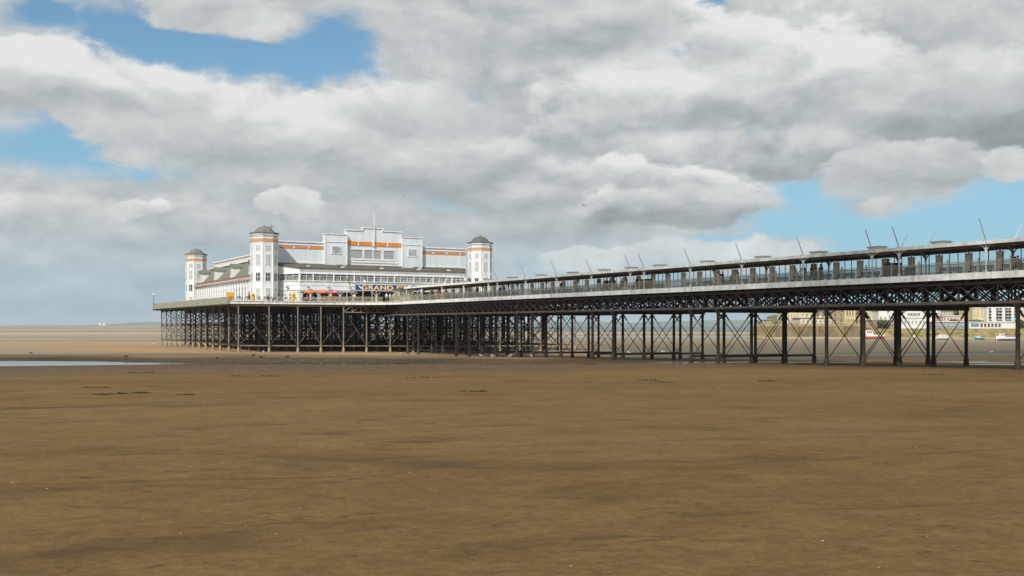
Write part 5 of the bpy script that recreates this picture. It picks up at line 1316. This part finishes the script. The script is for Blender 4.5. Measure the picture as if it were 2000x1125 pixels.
house('hotel', 'cream hotel partly behind the rightmost pile', 1990, 2030, 452, 14, 594, creamp, 'flat', lead, [(598,602,6,0.4,0,0),(606,610,6,0.4,0,0),(614,618,6,0.4,0,0)])
t = house('seafront_arcade', 'long low white seafront building with six black openings', 1893, 1984, 414, 8, 629.8, whit, 'flat', whit, [], ybase=641)
D = 414
for k in range(6):
    u = (1915+k*7-1000)/2000*D; v = (1919.4+k*7-1000)/2000*D; g = MB(); g.box(u,v,D-0.03,D,-1.0,(634-632.3)/2000*D,0); g.box(u+0.05,v-0.05,D-0.05,D-0.03,(634-633.4)/2000*D-0.6,(634-633.4)/2000*D-0.52,1); g.build('window', [black, whit], t)
g = MB(); g.box((1896-1000)/2000*D,(1911.5-1000)/2000*D,D-0.2,D,-0.7,0.45); g.build('blue_shutter', bluep, t)
t = wthing('parasol', 'pale blue parasol on the terrace by the white apartment block', 'parasol', (1982-1000)/2000*428, 428, -0.6)
g = MB(); g.tube((0,0,0),(0,0,3.0),0.05); g.build('pole', whit, t); g = MB(); g.lathe((0,0,0), [(1.7,2.5),(1.6,2.6),(0.7,3.1),(0.05,3.4)],10); g.build('canopy', mat('pale_blue_cloth',(0.25,0.50,0.65),0.8,0.1,2), t)

for (x0,x1,D,yt,m,rf,rm2,lab) in [
  (1745,1760,520,600,whit,'hip',slt,'small white hillside house above the sloping roof house'),(1808,1821,540,598,creamp,'hip',tile,'small pale hillside house right of the big gable'),
  (1770,1784,545,599,creamp,'hip',slt,'hillside house peeping over the left half of the gable'),(1786,1803,550,597.5,whit,'gable_front',tile,'hillside house peeping over the right half of the gable'),
  (1836,1848,500,604,creamp,'hip',tile,'pale house behind the left end of the tan terrace block'),(1862,1876,480,611,whit,'hip',slt,'white house behind the pink house, at its left'),
  (1884,1898,470,613,creamy,'hip',tile,'cream house between the pink house and the cream hotel'),(1676,1692,470,604,creamp,'hip',slt,'pale house behind the low stone house'),
  (1640,1653,468,600,tanst,'hip',slt,'stone house behind the villa and the arcaded tower'),(1590,1604,460,611,creamp,'flat',lead,'pale flat-roofed house between the cream house and dark stone house'),
  (1976,1994,480,596,creamp,'hip',tile,'pale house behind the right end of the apartment block'),(1720,1744,500,601,creamp,'hip',slt,'pale house behind the bright white block')]:
    house('house', lab, x0, x1, D, 10, yt+3, m, rf, rm2, [(yt+6,yt+10,3,0.35,0,0),(yt+13,yt+17,3,0.35,0,0)], chim=(x0+3,) if rf=='hip' else (), rise=1.8)

# trees and bushes with leafy crowns
leafd = mat('dark_leaves', (0.045,0.06,0.028), 0.8, 0.5, 0.6, col2=(0.015,0.022,0.012)); leafg = mat('green_leaves', (0.09,0.12,0.035), 0.8, 0.5, 0.6, col2=(0.035,0.05,0.018))
bark = mat('tree_bark', (0.09,0.07,0.05), 0.9, 0.3, 3)
def crown(rx, rz, n, seed, leaf=0.42):
    rnd = random.Random(seed); g = MB(); lumps = [(rnd.uniform(-.55,.55)*rx, rnd.uniform(-.55,.55)*rx, rnd.uniform(-.4,.55)*rz, rnd.uniform(.35,.6)) for _ in range(9)]
    for _ in range(n):
        lx, ly, lz, lr = rnd.choice(lumps); v = Vector((rnd.gauss(0,1),rnd.gauss(0,1),rnd.gauss(0,1))).normalized()*rnd.uniform(0.6,1.0)*lr
        c = Vector((lx+v.x*rx, ly+v.y*rx, lz+v.z*rz)); a = Vector((rnd.gauss(0,1),rnd.gauss(0,1),rnd.gauss(0,1))).normalized(); b2 = a.orthogonal().normalized(); l = leaf*rnd.uniform(.6,1.3)
        c2 = a.cross(b2); g.quad([c-b2*l, c-c2*l*.6, c+b2*l, c+c2*l*.6])
    return g
def tree(label, x, D, ytop, rx, rz, m, seed, n=420, group='trees on the headland'):
    X = (x-1000)/2000*D; zt = (634-ytop)/2000*D; zb = land(X, D)
    t = wthing('tree', label, 'tree', X, D, zb, group)
    h = max(zt-zb, rz*1.6)
    g = MB(); g.tube((0,0,-0.5),(0.1,0,h-rz*1.1),0.3,0.16); 
    for k in range(5):
        a = k*1.3+seed; g.tube((0.05,0,h-rz*1.6),(rx*0.5*math.cos(a),rx*0.5*math.sin(a),h-rz*0.8),0.12,0.04,6)
    g.build('trunk', bark, t)
    g = crown(rx, rz, n, seed); me = g.mesh('crown', m, fix=False); o = bpy.data.objects.new('crown', me); C.objects.link(o); o.parent = t; o.location = (0,0,h-rz)
for i, (x, D, yt, rx, rz, m, lab) in enumerate([
  (1842,560,596,7,5,leafd,'dark tree at the left end of the wooded ridge'),(1858,575,594,8,5.5,leafd,'dark tree on the ridge above the tan terrace'),(1872,560,596,7,5,leafd,'dark tree on the ridge above the pink house'),
  (1886,570,593,8,6,leafd,'tallest dark tree right of a pile, above the pink house'),(1896,550,598,6,5,leafd,'dark tree beside the tall cream hotel'),(1878,470,607,4,4,leafd,'dark shrubby tree just behind the pink house'),
  (1724,416,624,3.0,2.0,leafg,'round dark green tree behind the red boat mast'),(1866,420,623,2.6,1.6,leafg,'green bush in front of the pink house'),(1902,424,624,3.2,1.6,leafg,'green bush below the cream hotel'),(1914,424,625,3.2,1.5,leafg,'green bush left of the apartment terrace'),
  (1992,416,624,3.5,2.4,leafg,'green tree at the right edge behind the last pile'),(1768,520,602,4,2.4,leafg,'small tree on the golden slope left of the gable'),(1690,500,603,4,3.2,leafg,'tree between the stone house and the cream villa')]):
    tree(lab, x, D, yt, rx, rz, m, 11+i)

# boats
def hull(g, L_, B_, H_, mi=0, sheer=0.35, n=12):
    st = []
    for i in range(n+1):
        u = i/n; x = -L_/2+L_*u; b = B_/2*(1-(max(0,u-0.45)/0.55)**2.2)*(0.82+0.18*min(1,u*3)); top = H_+sheer*(max(0,u-0.4)/0.6)**2+0.08*(1-u)
        st.append([(x,0,0.0),(x,b*0.62,0.12),(x,b*0.95,H_*0.55),(x,b,top)])
    k = len(g.v)
    for s_ in st:
        for p in s_: g.v.append(p)
        for p in s_[1:]: g.v.append((p[0],-p[1],p[2]))
    for i in range(n):
        a = k+i*7; b = a+7
        for q in (0,1,2): g.f.append((a+q,b+q,b+q+1,a+q+1)); g.m.append(1 if q < 1 else mi)
        g.f.append((a,a+4,b+4,b)); g.m.append(1)
        for q in (4,5): g.f.append((a+q,a+q+1,b+q+1,b+q)); g.m.append(mi)
        g.f.append((a+3,b+3,b+6,a+6)); g.m.append(2)
    g.f.append((k,k+1,k+2,k+3,k+6,k+5,k+4)); g.m.append(mi)
def boat(name, label, x, D, L_, B_, H_, m, m2, rot, cabin):
    X = (x-1000)/2000*D; z = gz(X, D)
    t = wthing(name, label, 'boat', X, D, z, 'boats aground in the bay', rot)
    g = MB(); hull(g, L_, B_, H_); g.build('hull', [m, m2, creamp], t)
    g = MB(); 
    for (x0,x1,w_,z0,z1) in cabin: g.prism([(x0,z0),(x1,z0),(x1-(x1-x0)*0.18,z1),(x0+0.05,z1)], 1, -w_/2, w_/2); 
    g.build('cabin', whit, t)
    g = MB()
    for (x0,x1,w_,z0,z1) in cabin:
        for k in range(3):
            u = x0+(x1-x0)*(0.1+0.24*k); g.box(u,u+(x1-x0)*0.17,-w_/2-0.02,w_/2+0.02,z0+(z1-z0)*0.45,z0+(z1-z0)*0.8)
    g.build('cabin_window', wglass, t)
    g = MB(); g.tube((-L_*0.46,B_*0.35,H_+0.1),(-L_*0.46,-B_*0.35,H_+0.1),0.03); 
    for k in range(6):
        u = L_*(0.1+0.06*k); 
        for sg_ in (-1,1): g.tube((u,sg_*B_*0.36*(1-0.1*k),H_+0.1),(u,sg_*B_*0.36*(1-0.1*k),H_+0.65),0.02,n=5)
    g.build('rail', whit, t)
    return t
redh = mat('red_hull', (0.50,0.05,0.04), 0.5, 0.15, 2); blk = mat('dark_hull', (0.03,0.04,0.06), 0.5, 0.2, 2); teal = mat('teal_hull', (0.05,0.30,0.33), 0.5, 0.15, 2)
t = boat('fishing_boat', 'white and red fishing boat with a wheelhouse, by the big twin pile', 1704, 372, 8.5, 2.8, 1.5, whit, redh, PI, [(0.2,3.0,1.9,1.4,3.1)])
g = MB(); g.tube((-0.4,0,1.4),(-0.4,0,5.6),0.05); g.tube((-0.4,0,5.4),(-3.9,0,1.6),0.02); g.build('mast', whit, t)
g = MB(); g.box(-4.2,3.9,-1.42,1.42,0.55,0.95); g.build('rubbing_strake', redh, t)
boat('motor_cruiser', 'white motor cruiser with long low cabin seen between two piles', 1843, 352, 6.3, 2.3, 0.95, whit, blk, 0.15, [(-1.8,1.9,1.7,0.95,1.5),(-1.3,0.7,1.5,1.5,1.95)])
boat('dinghy', 'small teal and white dinghy right of the cruiser', 1912, 350, 3.4, 1.5, 0.75, teal, whit, PI-0.2, [(-0.5,0.8,1.0,0.75,1.3)])
t = boat('fishing_boat', 'white fishing boat with a dark bottom and small wheelhouse, near the rightmost pile', 1966, 335, 6.9, 2.4, 1.15, whit, blk, PI, [(0.9,2.3,1.5,1.1,2.3)])
g = MB(); g.tube((2.2,0,1.1),(2.2,0,3.4),0.04); g.build('mast', whit, t)
g = MB(); g.box(-2.9,3.2,-1.18,1.18,0.0,0.5); g.build('lower_hull', blk, t)
boat('dinghy', 'white dinghy on the bank behind the second pile of the right bay', 1786, 385, 3.0, 1.4, 0.7, whit, redh, 0.3, [(-0.4,0.5,0.9,0.7,1.1)])

# two pale towers far on the horizon
for x, lab in ((196,'left of two tiny white blocks on the far shore'),(204,'right of two tiny white blocks on the far shore')):
    X = (x-1000)/2000*7050; t = wthing('power_station', lab, 'building', X, 7050, -5.2)
    g = MB(); g.box(-9,9,-9,9,0,17); g.build('wall', whit, t); g = MB(); g.box(-9.5,9.5,-9.5,9.5,17,18); g.build('roof', lead, t)
